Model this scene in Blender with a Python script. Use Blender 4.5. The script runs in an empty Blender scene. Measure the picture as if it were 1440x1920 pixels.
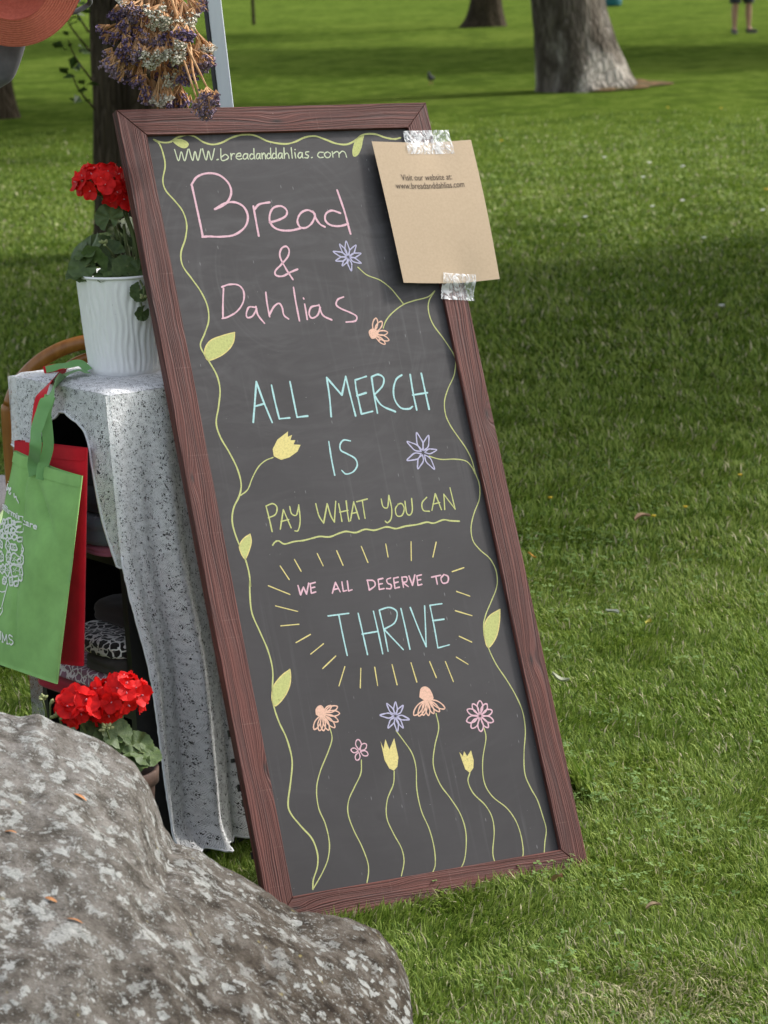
import bpy, bmesh, math, random
import numpy as np
from math import sin, cos, pi, radians, sqrt, atan2, exp
from mathutils import Vector, Matrix, noise as mnoise

rnd = random.Random(7)
scene = bpy.context.scene
COL = scene.collection

# ------------------------------------------------------------------ camera
CAM_H, CAM_PITCH, CAM_ROLL, FPX = 1.63, radians(11.9), radians(1.9), 5029.0
FWD = np.array([0, cos(CAM_PITCH), -sin(CAM_PITCH)])
_r0 = np.array([1.0, 0, 0]); _u0 = np.array([0, sin(CAM_PITCH), cos(CAM_PITCH)])
RGT = _r0 * cos(CAM_ROLL) - _u0 * sin(CAM_ROLL)
UPV = _u0 * cos(CAM_ROLL) + _r0 * sin(CAM_ROLL)
CPOS = np.array([0, 0, CAM_H])
cd = bpy.data.cameras.new('camera'); cam = bpy.data.objects.new('camera', cd); COL.objects.link(cam)
cd.sensor_fit = 'HORIZONTAL'; cd.sensor_width = 24.0; cd.lens = FPX / 1440 * 24.0
cd.clip_start = 0.05; cd.clip_end = 2000
m = Matrix.Identity(4)
for i in range(3):
    m[i][0] = RGT[i]; m[i][1] = UPV[i]; m[i][2] = -FWD[i]; m[i][3] = CPOS[i]
cam.matrix_world = m
cd.dof.use_dof = True; cd.dof.focus_distance = 4.86; cd.dof.aperture_fstop = 10.0
scene.camera = cam

# ------------------------------------------------------------------ light
SUN = np.array([0.70, 0.30, 0.65]); SUN /= np.linalg.norm(SUN)
w = bpy.data.worlds.new('World'); scene.world = w; w.use_nodes = True
nt = w.node_tree; bg = nt.nodes['Background']
sky = nt.nodes.new('ShaderNodeTexSky'); sky.sky_type = 'NISHITA'; sky.sun_disc = False
sky.sun_elevation = math.asin(SUN[2]); sky.sun_rotation = atan2(SUN[0], SUN[1])
sky.air_density = 1.0; sky.dust_density = 3.0; sky.ozone_density = 1.0
hs = nt.nodes.new('ShaderNodeHueSaturation'); hs.inputs['Saturation'].default_value = 0.40   # thin bright cloud whitens the sky
nt.links.new(sky.outputs[0], hs.inputs['Color']); nt.links.new(hs.outputs[0], bg.inputs[0]); bg.inputs[1].default_value = 0.15
sl = bpy.data.lights.new('sun', 'SUN'); sl.energy = 1.6; sl.angle = radians(6.0); sl.color = (1, 0.96, 0.90)
so = bpy.data.objects.new('sun', sl); COL.objects.link(so)
so.rotation_euler = Vector((-SUN[0], -SUN[1], -SUN[2])).to_track_quat('-Z', 'Y').to_euler()
so.location = (8, 1, 9)
vs = scene.view_settings; vs.view_transform = 'Standard'; vs.look = 'None'; vs.gamma = 1; vs.use_curve_mapping = False
vs.exposure = 1.0
scene.cycles.max_bounces = 8; scene.cycles.transparent_max_bounces = 24

# ------------------------------------------------------------------ helpers
def ray(x, y): return FWD + RGT * (x - 720) / FPX + UPV * (960 - y) / FPX
def at(x, y, Y):
    d = ray(x, y); return CPOS + d * (Y / d[1])
def gz(x, y, z=0.0):
    d = ray(x, y); return CPOS + d * ((z - CAM_H) / d[2])
WM = {}
def tag(o, label=None, cat=None, group=None, kind=None):
    if label: o['label'] = label
    if cat: o['category'] = cat
    if group: o['group'] = group
    if kind: o['kind'] = kind
    return o
def empty(name, M, label, cat, group=None):
    o = bpy.data.objects.new(name, None); COL.objects.link(o)
    o.empty_display_size = 0.05
    if not isinstance(M, Matrix): M = Matrix.Translation(Vector([float(c) for c in M]))
    o.matrix_world = M; WM[o.name] = M
    return tag(o, label, cat, group)
def mesh_data(name, V, F, mats, smooth=True, midx=None, cols=None):
    me = bpy.data.meshes.new(name)
    me.from_pydata([tuple(map(float, v)) for v in V], [], [tuple(map(int, f)) for f in F])
    for mm in (mats if isinstance(mats, (list, tuple)) else [mats]): me.materials.append(mm)
    if midx is not None: me.polygons.foreach_set('material_index', np.asarray(midx, dtype=np.int32))
    if smooth: me.polygons.foreach_set('use_smooth', np.ones(len(me.polygons), dtype=bool))
    me.update()
    return me
def link(name, me, parent=None, M=None):
    o = bpy.data.objects.new(name, me); COL.objects.link(o)
    if parent is not None: o.parent = parent
    if M is not None: o.matrix_local = M
    return o
def root_of(p):
    while p.parent is not None: p = p.parent
    return p
def part(name, V, F, mats, parent, smooth=True, midx=None, world=True):
    """mesh child; V in world metres (world=True) or in the thing's own frame"""
    V = np.asarray(V, float)
    if world:
        Mi = np.array(WM[root_of(parent).name].inverted())
        V = V @ Mi[:3, :3].T + Mi[:3, 3]
    o = link(name, mesh_data(name, V, F, mats, smooth, midx), parent)
    return o
def solo(name, V, F, mats, base, label, cat, group=None, smooth=True, kind=None):
    V = np.asarray(V, float) - np.asarray(base, float)
    o = link(name, mesh_data(name, V, F, mats, smooth)); o.location = tuple(float(c) for c in base)
    WM[o.name] = Matrix.Translation(Vector([float(c) for c in base]))
    return tag(o, label, cat, group, kind)

class MB:
    def __init__(s): s.V = []; s.F = []; s.I = []
    def add(s, V, F, mi=0):
        b = len(s.V); s.V += [tuple(v) for v in np.asarray(V, float)]
        s.F += [tuple(i + b for i in f) for f in F]; s.I += [mi] * len(F)
        return s
def grid(nu, nv, fn, closed_u=False):
    V = [fn(i / (nu if closed_u else nu - 1), j / (nv - 1)) for j in range(nv) for i in range(nu)]
    F = []
    for j in range(nv - 1):
        for i in range(nu if closed_u else nu - 1):
            a = j * nu + i; b = j * nu + (i + 1) % nu
            F.append((a, b, b + nu, a + nu))
    return np.array(V, float), F
def catmull(P, k=6):
    P = np.asarray(P, float)
    if len(P) < 3: return P
    Q = np.vstack([2 * P[0] - P[1], P, 2 * P[-1] - P[-2]]); out = []
    for i in range(1, len(Q) - 2):
        p0, p1, p2, p3 = Q[i - 1], Q[i], Q[i + 1], Q[i + 2]
        for t in np.linspace(0, 1, k, endpoint=False):
            out.append(0.5 * ((2 * p1) + (-p0 + p2) * t + (2 * p0 - 5 * p1 + 4 * p2 - p3) * t * t + (-p0 + 3 * p1 - 3 * p2 + p3) * t ** 3))
    out.append(P[-1]); return np.array(out)
def tube(P, R, seg=8, cap=True):
    P = np.asarray(P, float); n = len(P)
    R = np.full(n, R) if np.isscalar(R) else np.asarray(R, float)
    T = np.gradient(P, axis=0); T /= np.linalg.norm(T, axis=1)[:, None] + 1e-12
    ref = np.array([0.31, 0.17, 0.93]);
    if abs(T[0] @ ref) > 0.9: ref = np.array([0.95, 0.2, 0.1])
    N = np.cross(T[0], ref); N /= np.linalg.norm(N); V = []
    for i in range(n):
        N = N - T[i] * (N @ T[i]); N /= np.linalg.norm(N); B = np.cross(T[i], N)
        for k in range(seg):
            a = 2 * pi * k / seg; V.append(P[i] + R[i] * (cos(a) * N + sin(a) * B))
    F = [(i * seg + k, i * seg + (k + 1) % seg, (i + 1) * seg + (k + 1) % seg, (i + 1) * seg + k) for i in range(n - 1) for k in range(seg)]
    if cap:
        F.append(tuple(range(seg - 1, -1, -1))); F.append(tuple((n - 1) * seg + k for k in range(seg)))
    return np.array(V), F
def lathe(prof, c, seg=40, fn=None):
    V = []; n = len(prof)
    for i, (r, z) in enumerate(prof):
        for k in range(seg):
            a = 2 * pi * k / seg; rr = r if fn is None else fn(r, z, a, i)
            V.append((c[0] + rr * cos(a), c[1] + rr * sin(a), c[2] + z))
    F = [(i * seg + k, i * seg + (k + 1) % seg, (i + 1) * seg + (k + 1) % seg, (i + 1) * seg + k) for i in range(n - 1) for k in range(seg)]
    return np.array(V), F
def ribbon3(P, nrm, wd):
    """flat strip along P with width wd, facing nrm"""
    P = np.asarray(P, float); T = np.gradient(P, axis=0); T /= np.linalg.norm(T, axis=1)[:, None] + 1e-12
    nrm = np.asarray(nrm, float)
    nrm = np.broadcast_to(nrm, P.shape)
    S = np.cross(nrm, T); S /= np.linalg.norm(S, axis=1)[:, None] + 1e-12
    wd = np.broadcast_to(np.asarray(wd, float), (len(P),))[:, None] / 2
    V = np.empty((len(P) * 2, 3)); V[0::2] = P - S * wd; V[1::2] = P + S * wd
    return V, [(2 * i, 2 * i + 2, 2 * i + 3, 2 * i + 1) for i in range(len(P) - 1)]
def box8(c):  # 8 corners: bottom 4 ccw, top 4 ccw
    return c, [(3, 2, 1, 0), (4, 5, 6, 7), (0, 1, 5, 4), (1, 2, 6, 5), (2, 3, 7, 6), (3, 0, 4, 7)]
def nz(p, s=1.0): return mnoise.noise(Vector((float(p[0]) * s, float(p[1]) * s, float(p[2]) * s)))
def fbm(p, s, o=4):
    return mnoise.fractal(Vector((float(p[0]) * s, float(p[1]) * s, float(p[2]) * s)), 1.0, 2.0, o)

# ------------------------------------------------------------------ materials
def mat(name, color=(0.5, 0.5, 0.5), rough=0.6, spec=0.4, metal=0.0):
    mm = bpy.data.materials.new(name); mm.use_nodes = True
    b = mm.node_tree.nodes['Principled BSDF']
    b.inputs['Base Color'].default_value = (*color, 1); b.inputs['Roughness'].default_value = rough
    b.inputs['Specular IOR Level'].default_value = spec; b.inputs['Metallic'].default_value = metal
    return mm
class NG:
    def __init__(s, mm): s.t = mm.node_tree; s.b = s.t.nodes['Principled BSDF']; s.out = s.t.nodes['Material Output']
    def n(s, typ, **kw):
        x = s.t.nodes.new(typ)
        for k, v in kw.items(): setattr(x, k, v)
        return x
    def l(s, a, b): s.t.links.new(a, b)
    def coord(s, kind='Object'): return s.n('ShaderNodeTexCoord').outputs[kind]
    def map(s, vec, scale=(1, 1, 1), loc=(0, 0, 0)):
        x = s.n('ShaderNodeMapping'); s.l(vec, x.inputs[0]); x.inputs['Scale'].default_value = scale; x.inputs['Location'].default_value = loc; return x.outputs[0]
    def noise(s, vec, scale, detail=4, rough=0.55, dist=0.0):
        x = s.n('ShaderNodeTexNoise'); s.l(vec, x.inputs['Vector']); x.inputs['Scale'].default_value = scale
        x.inputs['Detail'].default_value = detail; x.inputs['Roughness'].default_value = rough; x.inputs['Distortion'].default_value = dist; return x.outputs['Fac']
    def voro(s, vec, scale, feature='F1', out='Distance', rand=1.0):
        x = s.n('ShaderNodeTexVoronoi', feature=feature); s.l(vec, x.inputs['Vector']); x.inputs['Scale'].default_value = scale
        x.inputs['Randomness'].default_value = rand; return x.outputs[out]
    def ramp(s, fac, stops):
        x = s.n('ShaderNodeValToRGB'); s.l(fac, x.inputs[0]); e = x.color_ramp.elements
        while len(e) < len(stops): e.new(0.5)
        for k, (p, c) in zip(e, stops): k.position = p; k.color = (c, c, c, 1) if not hasattr(c, '__len__') else (*c, 1)
        return x.outputs[0]
    def math(s, op, a, b=0.0, clamp=False):
        x = s.n('ShaderNodeMath', operation=op); x.use_clamp = clamp
        for i, q in enumerate((a, b)):
            if isinstance(q, (int, float)): x.inputs[i].default_value = q
            else: s.l(q, x.inputs[i])
        return x.outputs[0]
    def mix(s, fac, a, b, typ='MIX'):
        x = s.n('ShaderNodeMix', data_type='RGBA', blend_type=typ)
        for sock, q in ((x.inputs[0], fac), (x.inputs[6], a), (x.inputs[7], b)):
            if isinstance(q, (int, float)): sock.default_value = q
            elif isinstance(q, tuple): sock.default_value = (*q, 1)
            else: s.l(q, sock)
        return x.outputs[2]
    def bump(s, h, strength=0.5, dist=0.01, base=None):
        x = s.n('ShaderNodeBump'); s.l(h, x.inputs['Height']); x.inputs['Strength'].default_value = strength; x.inputs['Distance'].default_value = dist
        if base is not None: s.l(base, x.inputs['Normal'])
        s.l(x.outputs[0], s.b.inputs['Normal']); return x.outputs[0]
    def color(s, c): s.l(c, s.b.inputs['Base Color'])
    def rough(s, c): s.l(c, s.b.inputs['Roughness'])

def noisy(name, c1, c2, scale=30, rough=0.7, spec=0.3, bump=0.2, bdist=0.003, detail=5, lo=0.35, hi=0.65):
    mm = mat(name, c1, rough, spec); g = NG(mm); co = g.coord()
    f = g.noise(co, scale, detail); g.color(g.ramp(f, [(lo, c1), (hi, c2)]))
    if bump: g.bump(f, bump, bdist)
    return mm
def fabric(name, c, scale=900, rough=0.9, var=0.12):
    mm = mat(name, c, rough, 0.15); g = NG(mm); co = g.coord()
    f = g.noise(co, 25, 4); lo = tuple(x * (1 - var) for x in c); hi = tuple(min(1, x * (1 + var)) for x in c)
    g.color(g.ramp(f, [(0.3, lo), (0.7, hi)]))
    wv = g.n('ShaderNodeTexWave', wave_type='BANDS', bands_direction='Z'); g.l(co, wv.inputs[0]); wv.inputs['Scale'].default_value = scale / 6
    h = g.math('ADD', g.math('MULTIPLY', g.noise(co, scale, 2), 0.6), g.math('MULTIPLY', wv.outputs['Fac'], 0.4))
    g.bump(h, 0.35, 0.0006)
    g.b.inputs['Sheen Weight'].default_value = 0.15
    return mm

# chalk line work on the panel, in millimetres from the lower left frame corner
CHALK = {
 'vine_left': [[[65.5,1436.7],[75.0,1427.9],[78.7,1407.7],[77.9,1385.2],[68.0,1358.1],[70.1,1338.0],[83.9,1317.5],[95.2,1297.1],[97.9,1272.1],[90.0,1245.2],[76.1,1218.6],[74.7,1194.0],[87.5,1168.7],[100.3,1143.3],[107.5,1115.8],[104.6,1089.0],[92.2,1065.2],[79.4,1044.1],[83.5,1026.0],[90.9,1009.9],[99.8,984.8],[100.4,958.1],[91.5,927.7],[80.8,897.7],[83.7,871.0],[94.3,843.7],[104.1,812.1],[106.1,783.4],[98.5,762.2],[82.4,739.7],[74.9,714.3],[77.8,683.7],[85.2,652.6],[88.2,622.0],[85.7,596.4],[86.8,606.0],[81.9,582.3],[79.1,548.8],[87.4,514.1],[95.7,479.4],[97.5,445.6],[90.7,412.9],[86.3,384.8],[90.1,353.4],[98.8,321.3],[101.1,283.1],[90.8,246.7],[78.2,210.9],[79.3,191.9],[94.4,166.3],[110.0,142.8],[114.7,116.4],[109.8,93.8],[97.5,72.4],[93.2,56.8]]],
 'vine_top': [[[65.5,1436.7],[78.3,1431.3],[96.0,1430.8],[113.1,1439.4],[132.1,1443.9],[146.9,1440.4],[162.7,1428.8],[179.8,1423.7],[198.7,1426.7],[221.6,1436.2],[246.2,1441.1],[269.4,1438.4],[293.5,1426.4],[324.2,1420.4],[346.2,1423.3],[369.5,1431.9],[391.6,1433.9],[411.7,1426.6],[431.6,1418.2],[452.9,1415.5],[470.6,1421.2],[492.5,1433.6],[517.6,1434.4],[538.1,1427.0],[556.8,1423.3],[571.3,1425.5]]],
 'vine_right': [[[575.4,1118.0],[558.9,1099.4],[553.2,1079.2],[556.8,1053.4],[572.3,1024.4],[583.6,1000.6],[588.1,987.2],[587.5,975.6],[578.1,950.7],[559.9,926.5],[546.7,902.1],[543.5,877.0],[548.7,855.8],[558.9,834.3],[571.0,810.3],[578.2,786.8],[579.9,761.4],[583.1,738.2],[576.8,711.4],[559.7,685.7],[547.1,659.6],[545.4,634.9],[556.0,615.8],[572.0,598.3],[579.7,577.2],[578.9,556.9],[572.0,539.1],[555.1,515.6],[538.4,492.3],[528.8,468.3],[530.6,435.5],[539.6,401.9],[554.6,370.1],[566.9,338.7],[573.6,307.9],[571.0,273.5],[559.1,235.4],[551.6,197.0],[557.3,169.1],[565.7,145.8],[569.7,115.8],[571.1,91.1],[562.6,67.9],[555.1,43.7]]],
 'branches': [[[424.6,1173.2],[440.0,1157.1],[464.7,1145.6],[483.0,1129.3],[495.3,1110.7],[504.0,1095.9]],[[575.4,1118.0],[557.9,1107.1],[526.2,1101.3],[502.7,1095.0],[477.7,1081.2],[460.9,1067.0],[451.2,1052.4]],[[177.8,825.6],[161.9,821.2],[145.7,810.7],[130.2,792.2],[116.6,771.5],[100.8,762.0]],[[491.1,801.1],[514.2,793.2],[543.9,791.1],[565.3,785.6],[575.1,773.3],[579.4,759.2]]],
 'stems': [[[184.8,329.1],[184.8,309.9],[172.2,287.7],[149.5,255.1],[136.6,226.1],[133.7,193.4],[140.4,164.2],[141.1,131.2],[132.7,104.3],[117.9,83.2],[101.1,64.8],[93.2,56.8]],[[233.0,265.1],[226.9,242.0],[210.1,220.5],[193.8,199.0],[187.3,176.2],[191.5,147.2],[200.7,117.5],[206.3,88.3],[204.4,69.8],[197.3,52.1]],[[292.2,236.8],[285.7,214.6],[267.6,188.5],[259.9,158.5],[266.6,129.0],[276.3,101.4],[276.3,77.6],[265.5,53.2]],[[311.8,307.6],[323.2,286.7],[334.2,263.4],[336.2,236.5],[329.3,198.9],[329.7,160.4],[338.0,125.6],[340.0,91.8],[335.8,63.8],[327.7,49.8]],[[397.7,328.1],[397.1,301.3],[381.5,269.2],[371.4,236.5],[377.0,201.8],[392.2,173.1],[404.7,144.7],[408.8,115.1],[403.9,86.9],[393.2,59.7],[377.2,42.1]],[[440.9,213.3],[433.7,198.7],[439.4,176.0],[458.4,151.5],[466.8,128.4],[465.0,102.0],[453.5,65.0],[455.5,40.6]],[[488.0,289.3],[487.3,269.7],[471.9,232.5],[465.7,194.3],[475.7,166.0],[500.1,140.6],[513.4,114.3],[517.4,84.5],[514.4,55.7],[507.1,46.2]]],
 'leaves': [[[101.7,1433.7],[117.6,1435.7],[129.3,1429.8],[130.6,1423.7],[121.9,1418.9],[110.2,1424.3]],[[494.0,1432.5],[480.2,1427.7],[470.5,1416.0],[463.9,1400.6],[464.1,1391.7],[473.1,1395.1],[482.5,1407.8],[488.1,1420.6]],[[150.6,1063.0],[124.0,1058.3],[99.4,1050.1],[85.9,1033.9],[87.3,1015.3],[105.6,1017.9],[128.2,1028.6],[144.3,1044.7]],[[104.6,690.6],[89.1,682.5],[79.3,668.4],[85.1,647.4],[96.0,660.2],[104.0,676.7]],[[130.4,441.6],[111.7,431.9],[92.7,415.1],[85.8,394.4],[89.2,381.1],[108.9,393.9],[122.9,411.3],[128.9,427.4]],[[571.5,501.2],[546.6,491.4],[531.0,473.0],[527.5,450.9],[531.4,433.9],[551.1,450.6],[563.5,474.4]]],
 'Bread': [[[122.9,1346.0],[123.5,1323.4],[124.2,1293.4],[124.8,1265.9],[124.7,1247.5]],[[122.0,1347.0],[136.4,1362.1],[158.3,1368.3],[180.8,1364.0],[195.8,1348.3],[198.4,1330.5],[188.7,1313.3],[173.8,1303.8],[158.7,1298.5]],[[158.7,1298.5],[179.9,1308.6],[201.1,1310.3],[217.3,1300.5],[221.8,1281.7],[212.0,1262.0],[188.4,1248.0],[161.9,1245.3],[136.4,1247.0],[123.5,1246.6]],[[236.9,1301.2],[236.4,1278.5],[235.9,1243.3]],[[238.2,1295.1],[249.6,1304.2],[271.3,1307.4]],[[263.2,1268.3],[282.5,1272.5],[298.9,1279.9],[302.3,1290.9],[293.3,1298.9],[278.1,1297.0],[268.7,1287.3],[264.0,1272.3],[269.2,1259.4],[283.6,1252.2],[304.6,1251.2],[323.8,1254.4]],[[355.4,1284.6],[344.6,1289.1],[330.0,1283.6],[320.2,1269.8],[322.8,1257.0],[334.6,1254.9],[348.7,1263.5],[358.3,1278.3],[355.7,1286.1]],[[356.8,1283.5],[359.4,1270.6],[365.2,1260.2],[373.7,1254.7]],[[411.6,1280.1],[395.0,1286.0],[381.2,1279.9],[377.5,1267.3],[386.2,1257.7],[404.4,1254.9],[423.1,1258.6]],[[414.4,1325.7],[417.3,1306.6],[420.9,1280.8],[422.4,1255.1],[423.7,1238.6]]],
 'and': [[[287.2,1156.3],[278.1,1175.9],[270.3,1201.4],[276.0,1216.2],[286.5,1220.8],[291.2,1213.0],[285.9,1200.6],[269.8,1186.4],[255.2,1174.6],[255.0,1166.1],[267.7,1163.9],[284.9,1170.5],[300.8,1175.7]]],
 'Dahlias': [[[145.6,1147.2],[138.8,1118.9],[133.2,1091.1]],[[142.5,1149.8],[158.8,1153.9],[176.4,1151.4],[184.1,1138.6],[179.0,1119.0],[163.8,1102.6],[143.8,1093.0],[131.6,1090.7]],[[200.1,1107.9],[188.3,1108.6],[180.7,1096.6],[181.7,1089.2],[192.6,1092.0],[203.2,1105.2]],[[202.4,1109.2],[203.2,1092.8],[212.8,1076.4]],[[227.6,1135.1],[225.8,1113.8],[225.6,1088.0]],[[225.0,1090.0],[237.1,1105.7],[249.0,1112.4],[254.2,1104.7],[254.7,1089.7],[262.5,1081.7]],[[285.1,1141.4],[283.8,1115.4],[283.5,1076.4]],[[300.7,1107.9],[300.5,1094.4],[299.7,1078.4]],[[300.6,1119.9],[301.2,1117.9]],[[326.4,1103.9],[312.5,1101.2],[305.7,1089.1],[309.7,1080.3],[322.5,1085.6],[330.9,1100.1]],[[329.3,1105.2],[332.9,1084.9],[349.3,1074.4]],[[382.7,1117.2],[370.0,1112.9],[364.6,1103.1],[372.5,1095.1],[389.5,1086.5],[401.1,1078.3],[396.5,1069.5],[377.5,1068.6]]],
 'ALLMERCH': [[[152.5,893.3],[163.6,931.1],[174.1,968.3]],[[174.1,968.3],[180.2,932.1],[189.5,890.3]],[[160.8,922.4],[181.4,926.2]],[[202.5,959.5],[203.0,928.1],[204.8,895.8]],[[204.8,895.8],[225.7,896.0]],[[240.4,963.5],[240.4,929.8],[240.5,896.1]],[[240.5,896.1],[262.1,896.7]],[[308.6,891.7],[313.2,928.8],[315.3,965.8]],[[315.3,965.8],[338.7,930.5]],[[338.7,930.5],[354.1,965.3]],[[354.1,965.3],[355.7,927.9],[357.9,889.2]],[[396.0,962.3],[372.8,957.1]],[[371.8,957.2],[370.1,938.2],[370.5,913.2],[370.7,891.8]],[[370.7,891.8],[394.5,895.4]],[[368.6,926.9],[389.2,931.3]],[[406.4,960.6],[404.3,926.5],[403.4,891.1]],[[406.4,960.6],[421.0,964.2],[430.7,956.6],[426.2,943.2],[414.0,932.7],[404.3,926.5]],[[404.3,926.5],[415.3,905.2],[440.8,890.9]],[[469.6,959.8],[456.5,952.5],[446.6,934.8],[444.5,914.4],[453.2,897.7],[469.8,894.2],[478.1,898.1]],[[487.0,959.5],[485.2,925.1],[485.4,890.7]],[[510.6,960.1],[510.8,925.5],[511.3,890.0]],[[483.0,919.8],[515.0,922.0]]],
 'IS': [[[293.8,845.7],[292.2,813.6],[292.2,782.3]],[[337.3,843.4],[324.2,845.9],[315.4,838.5],[314.4,827.4],[325.8,819.7],[339.6,809.5],[341.1,796.8],[330.5,785.6],[315.3,782.5],[308.2,789.8]]],
 'PAY': [[[145.6,738.2],[147.0,716.1],[147.8,690.7]],[[145.6,738.2],[159.3,741.3],[166.2,734.0],[160.7,721.4],[145.7,716.2]],[[164.3,693.4],[177.7,728.5]],[[177.7,728.5],[185.9,694.0]],[[168.6,707.5],[184.5,709.4]],[[191.3,733.0],[192.3,719.7],[201.0,716.2],[209.1,732.2]],[[209.5,734.4],[206.4,706.0],[198.8,688.3],[191.7,687.7]],[[243.4,733.4],[244.9,711.2],[251.2,696.4]],[[251.2,696.4],[265.9,731.3]],[[265.9,731.3],[268.2,708.9],[272.6,696.1]],[[272.6,696.1],[283.7,734.1]],[[288.4,729.2],[288.4,711.4],[287.9,696.0]],[[304.6,733.0],[302.5,710.1],[302.0,694.6]],[[286.9,713.4],[304.5,715.2]],[[305.1,695.6],[319.3,729.9]],[[319.3,729.9],[323.2,697.0]],[[309.8,708.5],[322.6,710.0]],[[325.0,729.3],[347.9,732.6]],[[336.9,730.9],[336.0,713.6],[335.3,697.2]],[[375.5,730.0],[376.2,715.6],[385.0,713.5],[392.3,735.2]],[[392.3,735.2],[392.7,710.5],[387.6,692.2],[378.7,685.0],[374.5,688.1]],[[409.0,717.9],[400.1,708.9],[400.3,696.3],[410.3,695.4],[417.9,707.2],[415.3,717.3],[406.9,717.2]],[[422.5,721.2],[421.1,699.7],[426.4,694.7],[433.7,703.0],[437.2,725.2]],[[468.7,724.6],[456.5,714.4],[456.4,700.9],[468.6,697.9]],[[473.8,699.2],[487.7,729.6]],[[487.7,729.6],[493.6,698.7]],[[478.4,710.5],[493.2,712.3]],[[500.4,698.1],[505.1,727.1]],[[505.1,727.1],[522.1,696.9]],[[522.1,696.9],[520.6,737.9]]],
 'underline': [[[143.6,666.2],[149.4,671.3],[156.7,672.8],[166.9,666.1],[186.2,668.5],[205.1,668.8],[224.5,671.3],[239.0,672.9],[257.5,670.2],[277.6,674.8],[292.4,676.9],[310.7,672.9],[330.9,677.1],[349.4,673.6],[374.6,677.3],[393.0,672.4],[413.1,674.9],[437.8,675.7],[458.2,678.2],[472.3,675.0],[493.1,679.3],[507.4,676.2],[525.7,673.5]]],
 'rays6': [[[150.4,627.2],[162.6,601.2]],[[180.3,636.3],[188.7,613.6]],[[226.9,642.5],[233.7,619.0]],[[266.1,643.8],[272.9,615.8]],[[316.5,646.6],[323.2,615.9]],[[366.2,646.1],[365.6,621.7]],[[418.2,645.3],[410.8,610.4]],[[469.1,639.4],[456.0,612.4]],[[515.0,586.2],[489.0,581.3]],[[120.3,594.4],[158.4,574.3]],[[489.8,544.0],[515.0,532.4]]],
 'rays7': [[[126.5,557.0],[166.8,542.4]],[[129.2,520.4],[164.5,519.3]],[[152.0,487.3],[182.8,498.7]],[[175.8,463.7],[204.4,479.2]],[[193.4,435.4],[223.4,454.6]],[[236.9,433.5],[218.2,400.9]],[[267.4,426.9],[258.7,392.0]],[[295.0,425.5],[293.5,392.1]],[[330.1,426.2],[332.1,388.7]],[[368.4,425.0],[372.2,388.7]],[[406.1,422.5],[412.9,392.0]],[[437.7,418.7],[445.5,380.6]],[[461.6,424.2],[482.4,408.3]],[[476.3,461.3],[499.3,447.7]],[[479.0,509.0],[511.1,495.9]]],
 'WE': [[[177.3,588.7],[178.7,571.2]],[[178.7,571.2],[187.2,584.6]],[[187.2,584.6],[190.5,571.2]],[[190.5,571.2],[198.8,590.8]],[[201.3,589.2],[200.0,571.9]],[[200.0,571.9],[209.3,573.5]],[[201.3,589.2],[212.0,590.7]],[[200.6,581.4],[209.3,582.3]],[[241.0,567.5],[251.3,586.5]],[[251.3,586.5],[256.9,568.4]],[[244.7,573.6],[255.0,575.1]],[[264.0,586.0],[263.1,568.6]],[[263.1,568.6],[270.0,569.6]],[[275.1,586.6],[273.5,568.3]],[[273.5,568.3],[281.0,569.7]],[[315.0,582.8],[314.9,565.2]],[[314.2,583.7],[326.7,581.5],[328.1,572.6],[314.9,565.2]],[[336.6,582.7],[335.0,564.3]],[[335.0,564.3],[344.8,565.0]],[[336.6,582.7],[346.5,583.8]],[[335.6,574.0],[343.5,574.4]],[[362.3,583.0],[354.1,580.8],[354.1,574.2],[360.4,570.0],[358.0,563.6],[349.5,564.5]],[[367.8,581.6],[366.6,563.1]],[[366.6,563.1],[376.1,564.3]],[[367.8,581.6],[377.8,582.7]],[[366.8,572.8],[375.9,574.1]],[[384.9,582.0],[384.1,563.0]],[[384.9,582.0],[394.4,581.0],[392.7,573.2],[384.2,572.3]],[[384.2,572.3],[393.9,563.3]],[[399.7,582.6],[402.9,564.5]],[[402.9,564.5],[412.1,583.5]],[[415.5,581.0],[413.9,563.4]],[[413.9,563.4],[422.5,564.6]],[[415.5,581.0],[425.5,582.1]],[[414.6,573.0],[422.1,573.6]],[[444.7,575.6],[463.8,577.2]],[[453.8,576.5],[453.7,561.3]],[[470.8,577.4],[463.5,571.4],[465.3,562.3],[475.5,563.4],[478.7,572.9],[471.0,578.2]]],
 'THRIVE': [[[223.8,527.7],[265.4,527.9]],[[245.1,527.7],[245.1,491.0],[245.9,452.9]],[[283.7,525.9],[284.8,488.9],[285.8,449.6]],[[314.5,526.3],[315.7,487.8],[316.0,447.5]],[[282.9,487.6],[314.4,488.9]],[[326.6,527.0],[327.9,488.9],[327.6,451.0]],[[326.6,527.0],[347.8,529.6],[360.8,519.7],[352.2,500.9],[328.4,491.3]],[[328.4,491.3],[358.3,450.3]],[[370.2,525.1],[371.3,488.8],[371.7,449.3]],[[389.3,525.0],[397.4,483.3],[405.3,450.2]],[[405.3,450.2],[413.0,491.5],[418.9,524.7]],[[429.8,524.4],[429.6,484.6],[428.3,445.1]],[[428.3,445.1],[452.7,448.1]],[[429.8,524.4],[454.8,524.7]],[[428.8,495.7],[452.6,496.0]]],
 'blobs_orange': [[[162.8,355.9],[164.3,365.3],[171.8,371.1],[178.3,369.8],[181.6,360.7],[180.9,352.6],[172.3,348.9]],[[370.8,360.9],[376.2,374.9],[385.8,379.1],[395.3,372.5],[398.4,355.0],[384.0,351.9]]],
 'blob_orange5': [[[419.5,1039.3],[419.8,1047.8],[426.8,1052.5],[435.4,1049.9],[439.3,1043.1],[432.1,1035.0],[423.6,1033.0]]],
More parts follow.
